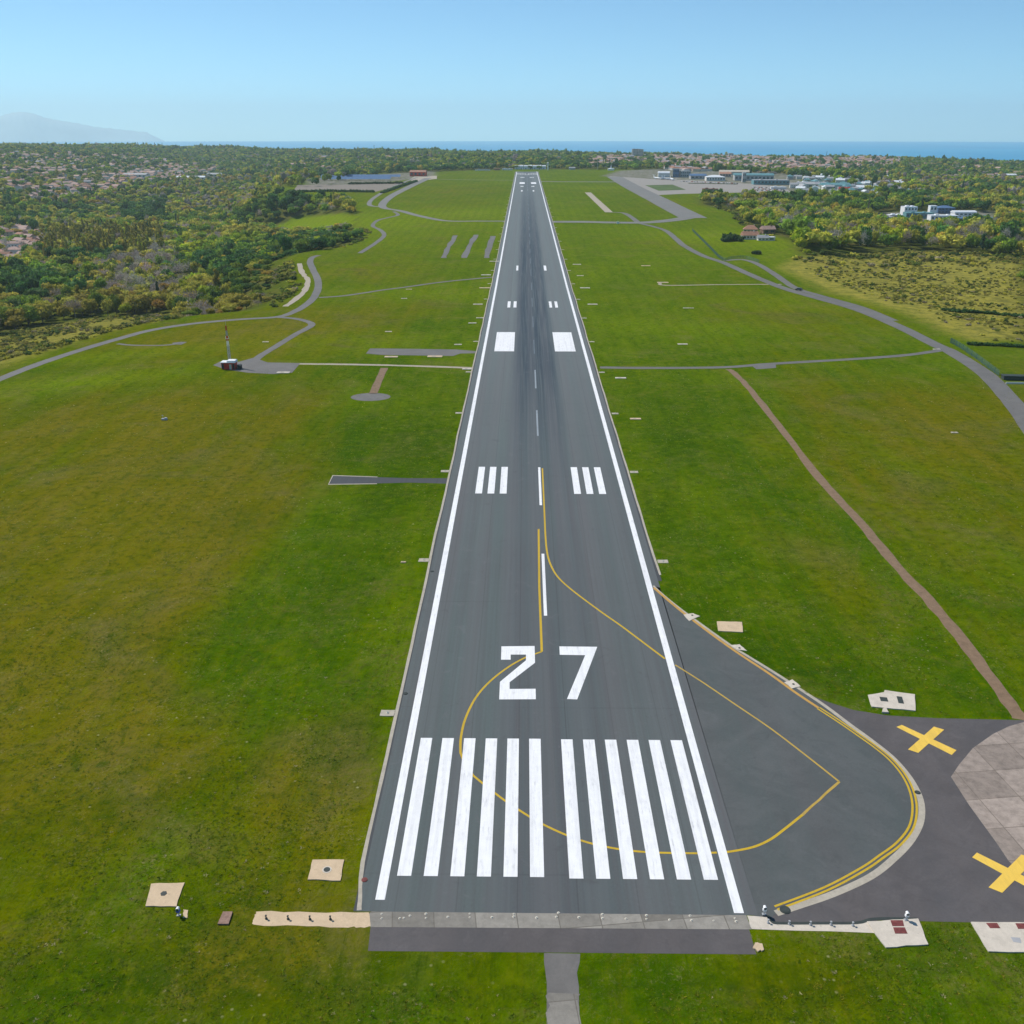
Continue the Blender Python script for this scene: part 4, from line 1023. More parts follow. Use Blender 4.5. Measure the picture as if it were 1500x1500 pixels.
# beyond the runway end
for k in range(7):
    p = flat(757 + 6.6 * k, 247.9); e = empty('equipment_shelter', (p.x, p.y, p.z)); tag(e, ['leftmost', 'second', 'third', 'fourth', 'fifth', 'sixth', 'rightmost'][k] + ' of the row of seven white shelters behind the runway end', 'shelter', 'white shelters behind the runway end')
    a = MB(); a.box(-4.8, 4.8, -5, 5, 0, 5.6); a.build('wall', M['whitep'], e); a = MB(); a.barrel(-4.7, 4.7, -5.4, 5.4, 5.6, 3.2 + .5 * (k % 2)); a.build('roof', M['whitep'], e)
    a = MB(); a.box(-1.5, 1.5, -5.06, -5, 0, 3.2); a.build('door', GW, e)
bld('low_shed', 743, 249.3, 24, 8, 3, WW, M['roofw'], 'low white shed left of the row of white shelters')
bld('low_shed', 728, 249.3, 14, 8, 3.6, M['roof0'], M['roof0'], 'low orange shed left of the runway end', 'shed')
bld('low_shed', 707, 249.8, 34, 6, 2.4, WW, M['roofg'], 'long low grey shed far left of the runway end', 'shed')
bld('low_shed', 838, 248.6, 14, 8, 4, GW, M['roofg'], 'grey shed right of the small white tower', 'shed', 'gable')
p = flat(802.5, 249); tw = empty('lookout_tower', (p.x, p.y, p.z)); tag(tw, 'slim white tower right of the runway end', 'tower')
a = MB(); a.tube((0, 0, 0), (0, 0, 10), 1.5, 1.3, 10); a.build('shaft', M['whitep'], tw)
a = MB(); a.tube((0, 0, 10), (0, 0, 11.8), 1.6, 2.6, 10); a.tube((0, 0, 11.8), (0, 0, 12.6), 2.8, 2.8, 10); a.tube((0, 0, 14.6), (0, 0, 15.2), 2.9, 2.2, 10); a.tube((0, 0, 15.2), (0, 0, 16.4), 1.2, .8, 8); a.build('cab', M['whitep'], tw)
a = MB(); a.tube((0, 0, 12.6), (0, 0, 14.6), 2.4, 2.6, 10); a.build('glazing', M['glass'], tw)
p = flat(895, 249.6); tw = empty('radar_station', (p.x, p.y, p.z)); tag(tw, 'small white radar station with pointed mast in far grass', 'radar station')
a = MB(); a.box(-7, 7, -4, 4, 0, 3.6); a.build('wall', M['whitep'], tw); a = MB(); a.hip(-7.4, 7.4, -4.4, 4.4, 3.62, 5.2); a.build('roof', M['whitep'], tw)
a = MB(); a.tube((0, 0, 4.4), (0, 0, 12), 1.6, .3, 8); a.tube((0, 0, 12), (0, 0, 17), .2, .1, 6); a.build('mast', M['whitep'], tw)
for px, py, h_, l in ((875, 249, 26, 'thin grey mast before the trees right of the runway end'), (1270, 320, 24, 'brown lattice mast above the right woods'), (503, 243, 32, 'thin pale mast above the trees far left')):
    p = P(px, py); a = MB()
    for k in range(6):
        r0, r1 = 1.0 - .14 * k, 1.0 - .14 * (k + 1); z0, z1 = k * h_ / 6, (k + 1) * h_ / 6
        for sx, sy in ((1, 1), (-1, 1), (-1, -1), (1, -1)): a.tube((sx * r0, sy * r0, z0), (sx * r1, sy * r1, z1), .16, .14, 4); a.tube((sx * r0, sy * r0, z0), (-sy * r1, sx * r1, z1), .09, .09, 4)
    tag(a.build('lattice_mast', M['steel'] if px != 1270 else M['bark'], None, (p.x, p.y, p.z)), l, 'mast')
# terminal side
T = [('hangar', 972, 259, 22, 24, 7, WW, M['roofw'], 'white hangar at the left end of the terminal apron', 'barrel', 0), ('office_block', 990, 259.5, 12, 14, 15, M['roofb'], M['roofg'], 'blue grey office block beside the white hangar', 'flat', 4),
     ('office_block', 1003, 259.5, 20, 16, 11, GW, M['roofg'], 'grey block right of the blue grey office block', 'flat', 5), ('hangar', 1022, 262, 30, 20, 6, GW, M['roofb'], 'low blue roofed hangar on the terminal apron', 'gable', 4),
     ('terminal_annexe', 1047, 264.5, 34, 22, 6.5, WW, M['roofw'], 'bright white annexe with glazed front on the apron', 'hip', 7), ('terminal_annexe', 1062, 259, 22, 18, 6, M['pinkw'], M['roof0'], 'red roofed annexe behind the white one', 'gable', 4),
     ('terminal_hall', 1103, 264, 70, 36, 9, GW, M['rooft'], 'large terminal hall with pale teal roof', 'barrel', 10), ('terminal_hall', 1128, 270, 60, 26, 7, M['rooft'], M['roofg'], 'lower glazed terminal hall in front of the large one', 'flat', 10),
     ('control_tower', 1089, 267, 6, 6, 16, GW, M['roofw'], 'slim grey tower in front of the terminal hall', 'flat', 2), ('long_roof', 1075, 256, 60, 12, 6, CW, M['creamw'], 'long cream canopy behind the terminal', 'gable', 0),
     ('car_park_canopy', 1140, 277, 24, 10, 3, WW, M['roofw'], 'white canopy at the right end of the terminal cars', 'flat', 0), ('shed', 1040, 279.5, 24, 7, 3, M['brownboard'], M['roof1'], 'dark brown shed on the near edge of the apron', 'flat', 0),
     ('warehouse', 1190, 275, 40, 22, 6, WW, M['roofg'], 'grey roofed warehouse right of the terminal', 'gable', 4), ('warehouse', 1222, 277, 44, 26, 6.5, WW, M['rooft'], 'teal roofed warehouse between the right trees', 'gable', 4),
     ('shop', 1236, 282, 16, 12, 5, WW, M['carr'], 'small building with bright red roof right of the terminal', 'gable', 3), ('warehouse', 1260, 279, 26, 18, 5, CW, M['roofw'], 'white roofed warehouse right of the red roof', 'gable', 3),
     ('house', 1303, 284, 18, 12, 6, WW, M['roof2'], 'house with pink roof and white front above the right woods', 'hip', 4), ('villa', 1408, 263, 40, 14, 8, WW, M['roofw'], 'long white building far out among the right trees', 'flat', 8), ('villa', 1478, 260, 30, 14, 6, WW, M['roofw'], 'low white building at the far right edge', 'gable', 5)]
for nm, px, py, wd, dp, h_, wl, rf, l, kd, nw in T:
    bld(nm, px, py, wd, dp, h_, wl, rf, l, kind=kd, windows=nw, rh=3.2, rz=random.uniform(-.15, .15), floors=2 if h_ > 10 else 1)
# white complex on the right
Cx = [('glasshouse', 1292, 322, 24, 12, 5, WW, M['roofg'], 'pale grey flat block at the left end of the white complex', 'flat', 4), ('office_block', 1310, 321, 16, 12, 6.5, GW, M['roofw'], 'small grey block second from left in the white complex', 'flat', 4),
      ('white_block', 1330, 314, 16, 14, 11, M['whitep'], M['roofw'], 'tall white block on the left of the white complex', 'flat', 4), ('glazed_hall', 1345, 317, 34, 16, 6, M['rooft'], M['rooft'], 'teal glazed hall between the two tall white blocks', 'flat', 8),
      ('white_tower', 1364, 316, 8, 10, 13.5, M['whitep'], M['roofw'], 'tall narrow white tower in the middle of the complex', 'flat', 2), ('domed_hall', 1382, 310, 22, 18, 7, M['roofb'], M['roofb'], 'hall with pointed blue roof behind the white tower', 'hip', 5),
      ('white_block', 1380, 321, 32, 14, 6, M['whitep'], M['roofw'], 'long low white block right of the white tower', 'flat', 7), ('white_block', 1410, 318, 26, 14, 7, M['whitep'], M['roofw'], 'white block behind the teal roofs', 'barrel', 5),
      ('glazed_hall', 1418, 324, 26, 14, 5, M['rooft'], M['roofb'], 'low hall with blue roof at the right of the complex', 'flat', 6), ('glazed_hall', 1441, 323, 16, 14, 5, M['rooft'], M['rooft'], 'teal pavilion at the right end of the complex', 'hip', 4),
      ('villa', 1340, 329, 14, 9, 7, CW, M['roof0'], 'cream villa in front of the white complex', 'flat', 3), ('villa', 1397, 333, 6, 7, 9, WW, M['roofw'], 'narrow white house half hidden by a yellow tree', 'flat', 2),
      ('house', 1408, 339, 13, 9, 3.2, M['roof0'], M['roof0'], 'house with red roof sunk among bushes', 'hip', 0), ('house', 1458, 337, 13, 10, 4, WW, M['roof0'], 'white house with orange roof at the right wood edge', 'gable', 3), ('house', 1489, 336, 14, 10, 4, WW, M['roofg'], 'grey roofed house at the far right wood edge', 'gable', 3)]
for nm, px, py, wd, dp, h_, wl, rf, l, kd, nw in Cx:
    bld(nm, px, py + 2, wd, dp, h_, wl, rf, l, kind=kd, windows=nw, rh=2.6, rz=random.uniform(-.1, .1), floors=2 if h_ > 6 else 1)
# farmstead right of the airfield
bld('farmhouse', 1098, 350, 14, 8, 3.4, WW, M['roof0'], 'farmhouse with orange roof nearest the bright field', 'house', 'gable', .1, 5, 3.2)
bld('farmhouse', 1099, 342, 13, 8, 4.0, M['creamw'], M['roof0'], 'farmhouse behind with steep orange roof', 'house', 'hip', -.2, 4, 3.6)
bld('farm_barn', 1124, 342, 12, 8, 4, M['brownboard'], M['roof2'], 'dark barn with pink roof at the farm', 'barn', 'gable', .2, 2, 3)
bld('farm_shed', 1117, 352, 9, 6, 2.2, WW, M['roofg'], 'white farm shed with grey roof', 'shed', 'gable', 0, 3, 2.4)
bld('farm_shed', 1129, 352, 6, 6, 2.6, WW, M['roofw'], 'tiny white shed right of the farm', 'shed', 'flat', 0, 1)
e = bld('low_barn', 1490, 556, 11, 3, 1.3, M['hatch'], M['hatch'], 'dark low barn half cut by the right edge', 'barn', 'flat', -.1, 0)
a = MB(); a.box(-4, 6, -2.6, -2.4, 0, .7)
p = P(1486, 561); tag(a.build('boundary_wall', WW, None, (p.x, p.y + 1, p.z)), 'short white wall before the dark low barn', 'wall')
# left far side
Lf = [('warehouse', 200, 260, 60, 26, 7, WW, M['roofg'], 'long grey roofed warehouse in the left valley', 'gable', 6), ('warehouse', 218, 256, 40, 24, 7, CW, M['roof2'], 'pinkish warehouse behind the long grey one', 'gable', 4), ('warehouse', 278, 263, 80, 26, 6, WW, M['roofw'], 'long bright white warehouse in the left valley', 'gable', 8),
      ('warehouse', 318, 259, 50, 24, 7, WW, M['roofg'], 'grey warehouse right of the bright white one', 'gable', 5), ('greenhouse', 371, 283, 26, 10, 1.5, WW, M['roofw'], 'white tunnel greenhouse before the far yard', 'barrel', 0), ('greenhouse', 347, 328, 15, 7, 1.5, WW, M['roofw'], 'pale tunnel greenhouse beside the green field', 'barrel', 0),
      ('red_hall', 613, 258, 32, 16, 8, M['redp'], M['roof0'], 'hall with bright red roof at the end of the works yard', 'gable', 4), ('barn', 150, 321, 18, 12, 6, CW, M['roof2'], 'house with pale pyramid roof behind the yellow poplars', 'hip', 3), ('barn', 220, 321, 16, 9, 3, CW, M['creamw'], 'low cream barn behind the yellow poplars', 'gable', 2),
      ('hall', 437, 245, 40, 18, 8, CW, M['roof2'], 'pink roofed hall among the far left trees', 'gable', 5), ('hall', 472, 232, 40, 14, 10, CW, M['roofg'], 'grey hall on the far left ridge', 'flat', 5)]
for nm, px, py, wd, dp, h_, wl, rf, l, kd, nw in Lf:
    bld(nm, px, py, wd, dp, h_, wl, rf, l, kind=kd, windows=nw, rh=3.4, rz=random.uniform(-.25, .25))
for k in range(8):
    for r in range(2):
        if r == 0 and k > 6: continue
        p = flat(478 + 14.5 * k, 264.5 - 3.6 * r); e = empty('solar_canopy', (p.x, p.y, p.z)); tag(e, f'blue panelled canopy in the {"front" if r == 0 else "rear"} row of the far left works yard', 'canopy', f'blue canopies, {"front" if r == 0 else "rear"} row')
        a = MB(); a.add([(-9.5, -6, 2.6), (9.5, -6, 2.6), (9.5, 6, 6.2), (-9.5, 6, 6.2), (-9.5, -6, 2.8), (9.5, -6, 2.8), (9.5, 6, 6.4), (-9.5, 6, 6.4)], [(3, 2, 1, 0), (4, 5, 6, 7), (0, 1, 5, 4), (1, 2, 6, 5), (2, 3, 7, 6), (3, 0, 4, 7)]); a.build('panel_roof', M['roofb'], e)
        for sx in (-8, 8):
            a = MB(); a.box(sx - .2, sx + .2, -.2, .2, 0, 4.2); a.build('post', M['steel'], e)
# apartment blocks against the sea
for px, py, wd, h_, l in ((931, 231, 36, 46, 'left of two dark apartment towers against the sea'), (938, 231, 24, 44, 'right of two dark apartment towers against the sea'), (453, 222, 60, 20, 'broad apartment block on the far left skyline'), (487, 222, 34, 24, 'narrow apartment block on the far left skyline'), (1070, 231, 26, 26, 'dark church like block above the right town roofs'), (1055, 234, 20, 20, 'pinkish block left of the dark one in town'), (1203, 233, 16, 22, 'pale tower above the right town')):
    bld('apartment_block', px, py, wd * .75, 16, h_ * .62, GW, M['roofg'], l, kind='flat', windows=5, floors=6)

# parked aircraft and cars by the terminal
def aircraft(px, py, rz, l):
    p = flat(px, py); e = empty('parked_aircraft', (p.x, p.y, p.z + .05), rz); tag(e, l, 'aircraft', 'small aircraft parked on the far apron')
    a = MB(); a.tube((0, -8, 2.2), (0, 5, 2.2), 1.3, 1.3, 10); a.tube((0, -11, 2.0), (0, -8, 2.2), .4, 1.3, 10); a.tube((0, 5, 2.2), (0, 12, 3.0), 1.3, .3, 10); a.build('fuselage', M['whitep'], e)
    for s in (-1, 1):
        a = MB(); a.add([(s * 1, -2.5, 1.6), (s * 1, 1.5, 1.6), (s * 11, 3, 2.1), (s * 11, 1.6, 2.1), (s * 1, -2.5, 1.9), (s * 1, 1.5, 1.9), (s * 11, 3, 2.2), (s * 11, 1.6, 2.2)], [(0, 1, 2, 3), (4, 7, 6, 5), (0, 3, 7, 4), (1, 5, 6, 2), (3, 2, 6, 7), (0, 4, 5, 1)]); a.build('wing', M['whitep'], e)
        a = MB(); a.tube((s * 3.6, -2.4, 1.1), (s * 3.6, .6, 1.1), .6, .5, 8); a.build('engine', M['steel'], e)
        a = MB(); a.tube((s * 2, .5, 0), (s * 2, .5, 1.5), .25, .25, 6); a.build('landing_leg', M['tyre'], e)
    a = MB(); a.add([(-.15, 8, 3), (-.15, 11.5, 3), (-.15, 12.5, 7.5), (-.15, 10.8, 7.5), (.15, 8, 3), (.15, 11.5, 3), (.15, 12.5, 7.5), (.15, 10.8, 7.5)], [(0, 1, 2, 3), (7, 6, 5, 4), (0, 4, 5, 1), (1, 5, 6, 2), (2, 6, 7, 3), (3, 7, 4, 0)])
    a.box(-4, 4, 10.6, 12, 7.4, 7.6); a.build('tail_fin', M['whitep'], e)
for px, py, rz, l in ((962, 262.3, .4, 'leftmost small white aircraft on the far apron'), (970, 263, -.5, 'second small white aircraft from the left on the far apron'), (978, 263.2, 1.2, 'third small white aircraft, before the white hangar'), (984, 264, .1, 'white aircraft beside the blue grey block')):
    aircraft(px, py, rz, l)
cars = {}
def car(kind):
    m_ = M[kind]; a = MB()
    prof_ = [(-2.1, .35), (2.1, .35), (2.15, .8), (1.3, .95), (.7, 1.45), (-1.2, 1.48), (-1.95, .95), (-2.15, .8)]
    n_ = len(prof_)
    a.add([(x_, -.85, z_) for x_, z_ in prof_] + [(x_, .85, z_) for x_, z_ in prof_], [tuple(range(n_)), tuple(range(2 * n_ - 1, n_ - 1, -1))] + [(i, n_ + i, n_ + (i + 1) % n_, (i + 1) % n_) for i in range(n_)])
    return a
def parked_car(x, y, z, rz, kind, l, g=None):
    if kind in cars:
        e = cars[kind].copy(); link(e)
        for ch_ in cars[kind].children: link(ch_.copy(), e)
    else:
        e = empty('parked_car'); car(kind).build('body', M[kind], e)
        a = MB(); a.box(-1.1, .85, -.87, .87, .98, 1.35); a.build('window', M['glass'], e)
        for sx in (-1.3, 1.3):
            for sy in (-.8, .8):
                a = MB(); a.tube((sx, sy - .1, .33), (sx, sy + .1, .33), .33, .33, 10); a.build('wheel', M['tyre'], e)
        cars[kind] = e
    e.location = (x, y, z); e.rotation_euler = (0, 0, rz); tag(e, l, 'car', g)
k = 0
for r in range(3):
    for i in range(14):
        px, py = 1102 + i * 3.4 + r * 2, 275 + r * 2.2 + i * .12
        q = flat(px, py); kd = ['carw', 'carb', 'carw', 'carr', 'carb'][k % 5]; k += 1
        parked_car(q.x, q.y, q.z + .05, 1.5, kd, {'carw': 'white', 'carb': 'dark', 'carr': 'red'}[kd] + ' car parked in the far rows beside the terminal', 'cars parked by the terminal')
for i in range(22):
    px = 998 + i * 3.9; q = flat(px, 266.2 + i * .15); kd = ['carw', 'carb', 'carw', 'carw', 'carr'][i % 5]
    parked_car(q.x, q.y, q.z + .05, 1.5 + (i % 3) * .4, kd, {'carw': 'white', 'carb': 'dark', 'carr': 'red'}[kd] + ' vehicle on the far apron before the hangars', 'vehicles on the far apron')
q = flat(1170, 425.5); parked_car(q.x, q.y, .12, 2.4, 'carb', 'dark car on the right perimeter road where two roads merge')

# houses
def house_proto(i, wall, roof, kind):
    e = empty('house'); a = MB(); wd, dp, h_ = random.uniform(11, 17), random.uniform(8.5, 11), random.uniform(4.5, 7.5)
    a.box(-wd / 2, wd / 2, -dp / 2, dp / 2, -2, h_)
    if i % 2: a.box(-wd / 2 - 3, -wd / 2, -dp / 3, dp / 3, -2, h_ * .6)
    a.build('wall', wall, e); a = MB()
    getattr(a, kind)(-wd / 2 - .5, wd / 2 + .5, -dp / 2 - .5, dp / 2 + .5, h_ + .02, h_ + 2.8)
    if i % 2: a.box(-wd / 2 - 3.3, -wd / 2 - .6, -dp / 3 - .3, dp / 3 + .3, h_ * .6, h_ * .6 + .3)
    r_ = a.build('roof', roof, e); a = MB(); a.box(wd * .18, wd * .18 + .9, -.5, .4, h_ + 1.2, h_ + 3.6); a.build('chimney', wall, r_)
    a = MB()
    for k_ in range(4):
        for z_ in ([1.0, 3.8] if h_ > 5.6 else [1.3]): a.box(-wd / 2 + (k_ + .35) * wd / 4, -wd / 2 + (k_ + .7) * wd / 4, -dp / 2 - .07, -dp / 2, z_, z_ + 1.4)
    a.build('windows_and_shutters', M['glass'] if i % 3 else M['brownboard'], e)
    return e, (wall, roof, kind, wd, dp, h_)
HP = []
combos = [('whitew', 'roof0', 'gable'), ('whitew', 'roof2', 'hip'), ('creamw', 'roof0', 'hip'), ('whitew', 'roof1', 'gable'), ('pinkw', 'roof2', 'gable'), ('whitew', 'roof2', 'gable'), ('creamw', 'roof1', 'hip'), ('greyw', 'roofg', 'gable'), ('whitew', 'roofw', 'gable'), ('greyw', 'rooft', 'hip'), ('whitew', 'roofg', 'gable')]
WN = {'whitew': 'white', 'creamw': 'cream', 'pinkw': 'pinkish', 'greyw': 'grey'}; RN = {'roof0': 'orange', 'roof1': 'brown', 'roof2': 'pink', 'roofg': 'grey', 'roofw': 'white', 'rooft': 'teal'}
TOWN = {'left town': [(-70, 408), (-70, 345), (0, 332), (50, 336), (62, 352), (58, 370), (30, 388), (0, 400)],
        'town past the runway': [(860, 246), (860, 232), (950, 228), (1010, 227), (1100, 226), (1180, 225), (1240, 227), (1320, 232), (1320, 244), (1240, 254), (1180, 250), (1120, 250), (1060, 250), (1000, 252), (950, 243)],
        'far right hills': [(1320, 232), (1560, 236), (1560, 275), (1330, 264), (1240, 256), (1320, 248)],
        'the business park': [(1150, 256), (1340, 262), (1335, 290), (1270, 292), (1170, 290)],
        'far left hills': [(-70, 305), (-70, 224), (120, 226), (260, 238), (330, 250), (240, 268), (130, 290), (40, 304)],
        'far left ridge': [(440, 226), (590, 224), (590, 240), (500, 250), (430, 250), (380, 240)]}
TOWNW = {k_: None for k_ in TOWN}
houses = []
def in_px(px, py, poly):
    return sdist(px, py, np.array(poly, float)) < 0
# candidate points over the land, with their picture position
def grid_points(step, d0, d1, azw=0.72, j=.42):
    out_ = []
    r = np.arange(-d1 * math.sin(azw), d1 * math.sin(azw), step)
    X, Y = np.meshgrid(r, np.arange(d0 * math.cos(azw), d1, step))
    X, Y = X.ravel(), Y.ravel()
    X = X + rng.uniform(-j, j, len(X)) * step; Y = Y + rng.uniform(-j, j, len(X)) * step
    d = np.hypot(X, Y); az = np.arctan2(X, Y)
    k_ = (d >= d0) & (d < d1) & (np.abs(az) < azw)
    return X[k_], Y[k_]
for step, d0, d1 in ((21, 700, 2300), (27, 2300, 4700)):
    X, Y = grid_points(step, d0, d1)
    Z = H(X, Y); px, py, _ = project(X, Y, Z)
    for nm, poly in TOWN.items():
        dens = {'far right hills': .2, 'far left hills': .55, 'the business park': .4, 'far left ridge': .2, 'left town': .85}.get(nm, .8)
        k_ = in_px(px, py, poly) & (rng.rand(len(X)) < dens) & (Z > -60)
        for x, y, z in zip(X[k_], Y[k_], Z[k_]): houses.append((math.hypot(x, y), x, y, z, nm))
houses.sort()
HXY = np.array([(h[1], h[2]) for h in houses])
far_v, far_f, far_c = [], [], []
made = 0
for i, c in enumerate(combos):
    e, info = house_proto(i, M[c[0]], M[c[1]], c[2]); HP.append((e, c, info))
for n_, (d, x, y, z, nm) in enumerate(houses):
    i = random.randrange(8) if random.random() < .5 else random.choice([0, 1, 4, 5])
    if nm == 'the business park': i = random.choice([8, 9, 10, 7])
    rz = random.uniform(-.5, .5) + (math.pi / 2 if random.random() < .3 else 0)
    if n_ < 300:
        pe, c, info = HP[i]
        e = pe.copy(); link(e)
        for ch_ in pe.children:
            c1 = ch_.copy(); link(c1, e)
            for g_ in ch_.children: link(g_.copy(), c1)
        e.location = (x, y, z); e.rotation_euler = (0, 0, rz); s = random.uniform(.7, 1.05) * (1.55 if nm == 'town past the runway' else 1); e.scale = (s, s, s)
        tag(e, f'{WN[c[0]]} house with {RN[c[1]]} {"hipped" if c[2] == "hip" else "gabled"} roof in {nm}', 'house', f'{WN[c[0]]} houses with {RN[c[1]]} roofs, {nm}')
    else:
        c, info = HP[i][1], HP[i][2]; _, _, kind, wd, dp, h_ = info
        a = MB(); a.box(-wd / 2, wd / 2, -dp / 2, dp / 2, -2, h_); nw_ = len(a.v); getattr(a, kind)(-wd / 2 - .5, wd / 2 + .5, -dp / 2 - .5, dp / 2 + .5, h_ + .02, h_ + 2.8)
        cz, sz = math.cos(rz), math.sin(rz); b0 = len(far_v)
        far_v += [(x + vx_ * cz - vy_ * sz, y + vx_ * sz + vy_ * cz, z + vz_) for vx_, vy_, vz_ in a.v]
        far_f += [tuple(q + b0 for q in f) for f in a.f]
        wc = {'whitew': (.74, .71, .66), 'creamw': (.62, .54, .43), 'pinkw': (.55, .38, .31), 'greyw': (.42, .41, .4)}[c[0]]
        rc = {'roof0': (.42, .22, .15), 'roof1': (.3, .15, .1), 'roof2': (.46, .31, .26), 'roofg': (.38, .38, .39), 'roofw': (.75, .77, .79), 'rooft': (.13, .28, .3)}[c[1]]
        far_c += [wc] * nw_ + [rc] * (len(a.v) - nw_)
for e, c, i in HP:
    for ch_ in list(e.children):
        for g_ in list(ch_.children): bpy.data.objects.remove(g_)
        bpy.data.objects.remove(ch_)
    bpy.data.objects.remove(e)
if far_v:
    b = NB('far_house_paint', .85, .2); fm = b.out(b.attr('tint').outputs['Color'])
    o = mesh_obj('distant_houses', far_v, far_f, fm)
    at = o.data.color_attributes.new('tint', 'FLOAT_COLOR', 'POINT'); c4 = np.ones((len(far_v), 4), np.float32); c4[:, :3] = far_c; at.data.foreach_set('color', c4.ravel())
    tag(o, 'mass of small tiled roofed houses in the distant seaside town', 'houses', kind='stuff')

# ------------------------------------------------------------------ trees
def ico(sub):
    bm = bmesh.new(); bmesh.ops.create_icosphere(bm, subdivisions=sub, radius=1.0)
    v = np.array([tuple(q.co) for q in bm.verts]); f = np.array([[q.index for q in fc.verts] for fc in bm.faces]); bm.free()
    return v, f
ICO1, ICO2 = ico(1), ico(2)
def crown(r, shape, nl, nleaf, ls, core_ico, core=.78, bare=False):
    """crown of unit-ish size: lobes, each with a ragged core and leaf clumps round it. Triangles only. returns V, F, lobe shade"""
    lobes = []
    for k_ in range(nl):
        if shape == 'round':
            a = r.uniform(0, 6.28); rr = r.uniform(.15, .62) if k_ else 0
            lobes.append((rr * math.cos(a), rr * math.sin(a), r.uniform(.42, .95) if k_ else .75, r.uniform(.34, .56)))
        elif shape == 'tall':
            a = r.uniform(0, 6.28); rr = r.uniform(.05, .28); t = k_ / max(1, nl - 1)
            lobes.append((rr * math.cos(a), rr * math.sin(a), .5 + 1.5 * t, .42 - .16 * t))
        else:
            a = 6.28 * k_ / nl + r.uniform(-.4, .4); rr = r.uniform(.3, .65)
            lobes.append((rr * math.cos(a), rr * math.sin(a), r.uniform(.3, .55), r.uniform(.3, .48)))
    L_ = np.array(lobes)
    V_, F_, S_ = [], [], []; n0 = 0
    if not bare:
        for l in L_:
            v, f = core_ico
            jit = 1 + r.uniform(-.16, .16, len(v))
            vv = v * jit[:, None] * l[3] * core; vv[:, 2] *= .85; vv += l[:3]
            V_.append(vv); F_.append(f + n0); S_.append(np.full(len(v), r.uniform(.85, 1.1))); n0 += len(v)
    li = r.choice(len(L_), nleaf, p=L_[:, 3] ** 2 / np.sum(L_[:, 3] ** 2))
    d = r.normal(size=(nleaf, 3)); d[:, 2] = np.abs(d[:, 2]) * 1.0 - .25; d /= np.linalg.norm(d, axis=1)[:, None]
    c = L_[li, :3] + d * (L_[li, 3] * r.uniform(.72 if not bare else .3, 1.12, nleaf))[:, None] * np.array([1, 1, .85])
    nrm = d + r.normal(size=(nleaf, 3)) * .45; nrm /= np.linalg.norm(nrm, axis=1)[:, None]
    t1 = np.cross(nrm, r.normal(size=(nleaf, 3))); t1 /= np.linalg.norm(t1, axis=1)[:, None]; t2 = np.cross(nrm, t1)
    if bare: t1, t2 = d * 1.0, np.cross(d, r.normal(size=(nleaf, 3))) * .13
    s = (ls * r.uniform(.6, 1.35, nleaf))[:, None]
    tri = np.stack([c + t1 * s, c - t1 * s * .5 + t2 * s * .87, c - t1 * s * .5 - t2 * s * .87], 1).reshape(-1, 3)
    V_.append(tri); F_.append(np.arange(nleaf * 3).reshape(-1, 3) + n0)
    S_.append(np.repeat(r.uniform(.65, 1.45, nleaf) * (1 if bare else 1), 3))
    return np.concatenate(V_), np.concatenate(F_), np.concatenate(S_)
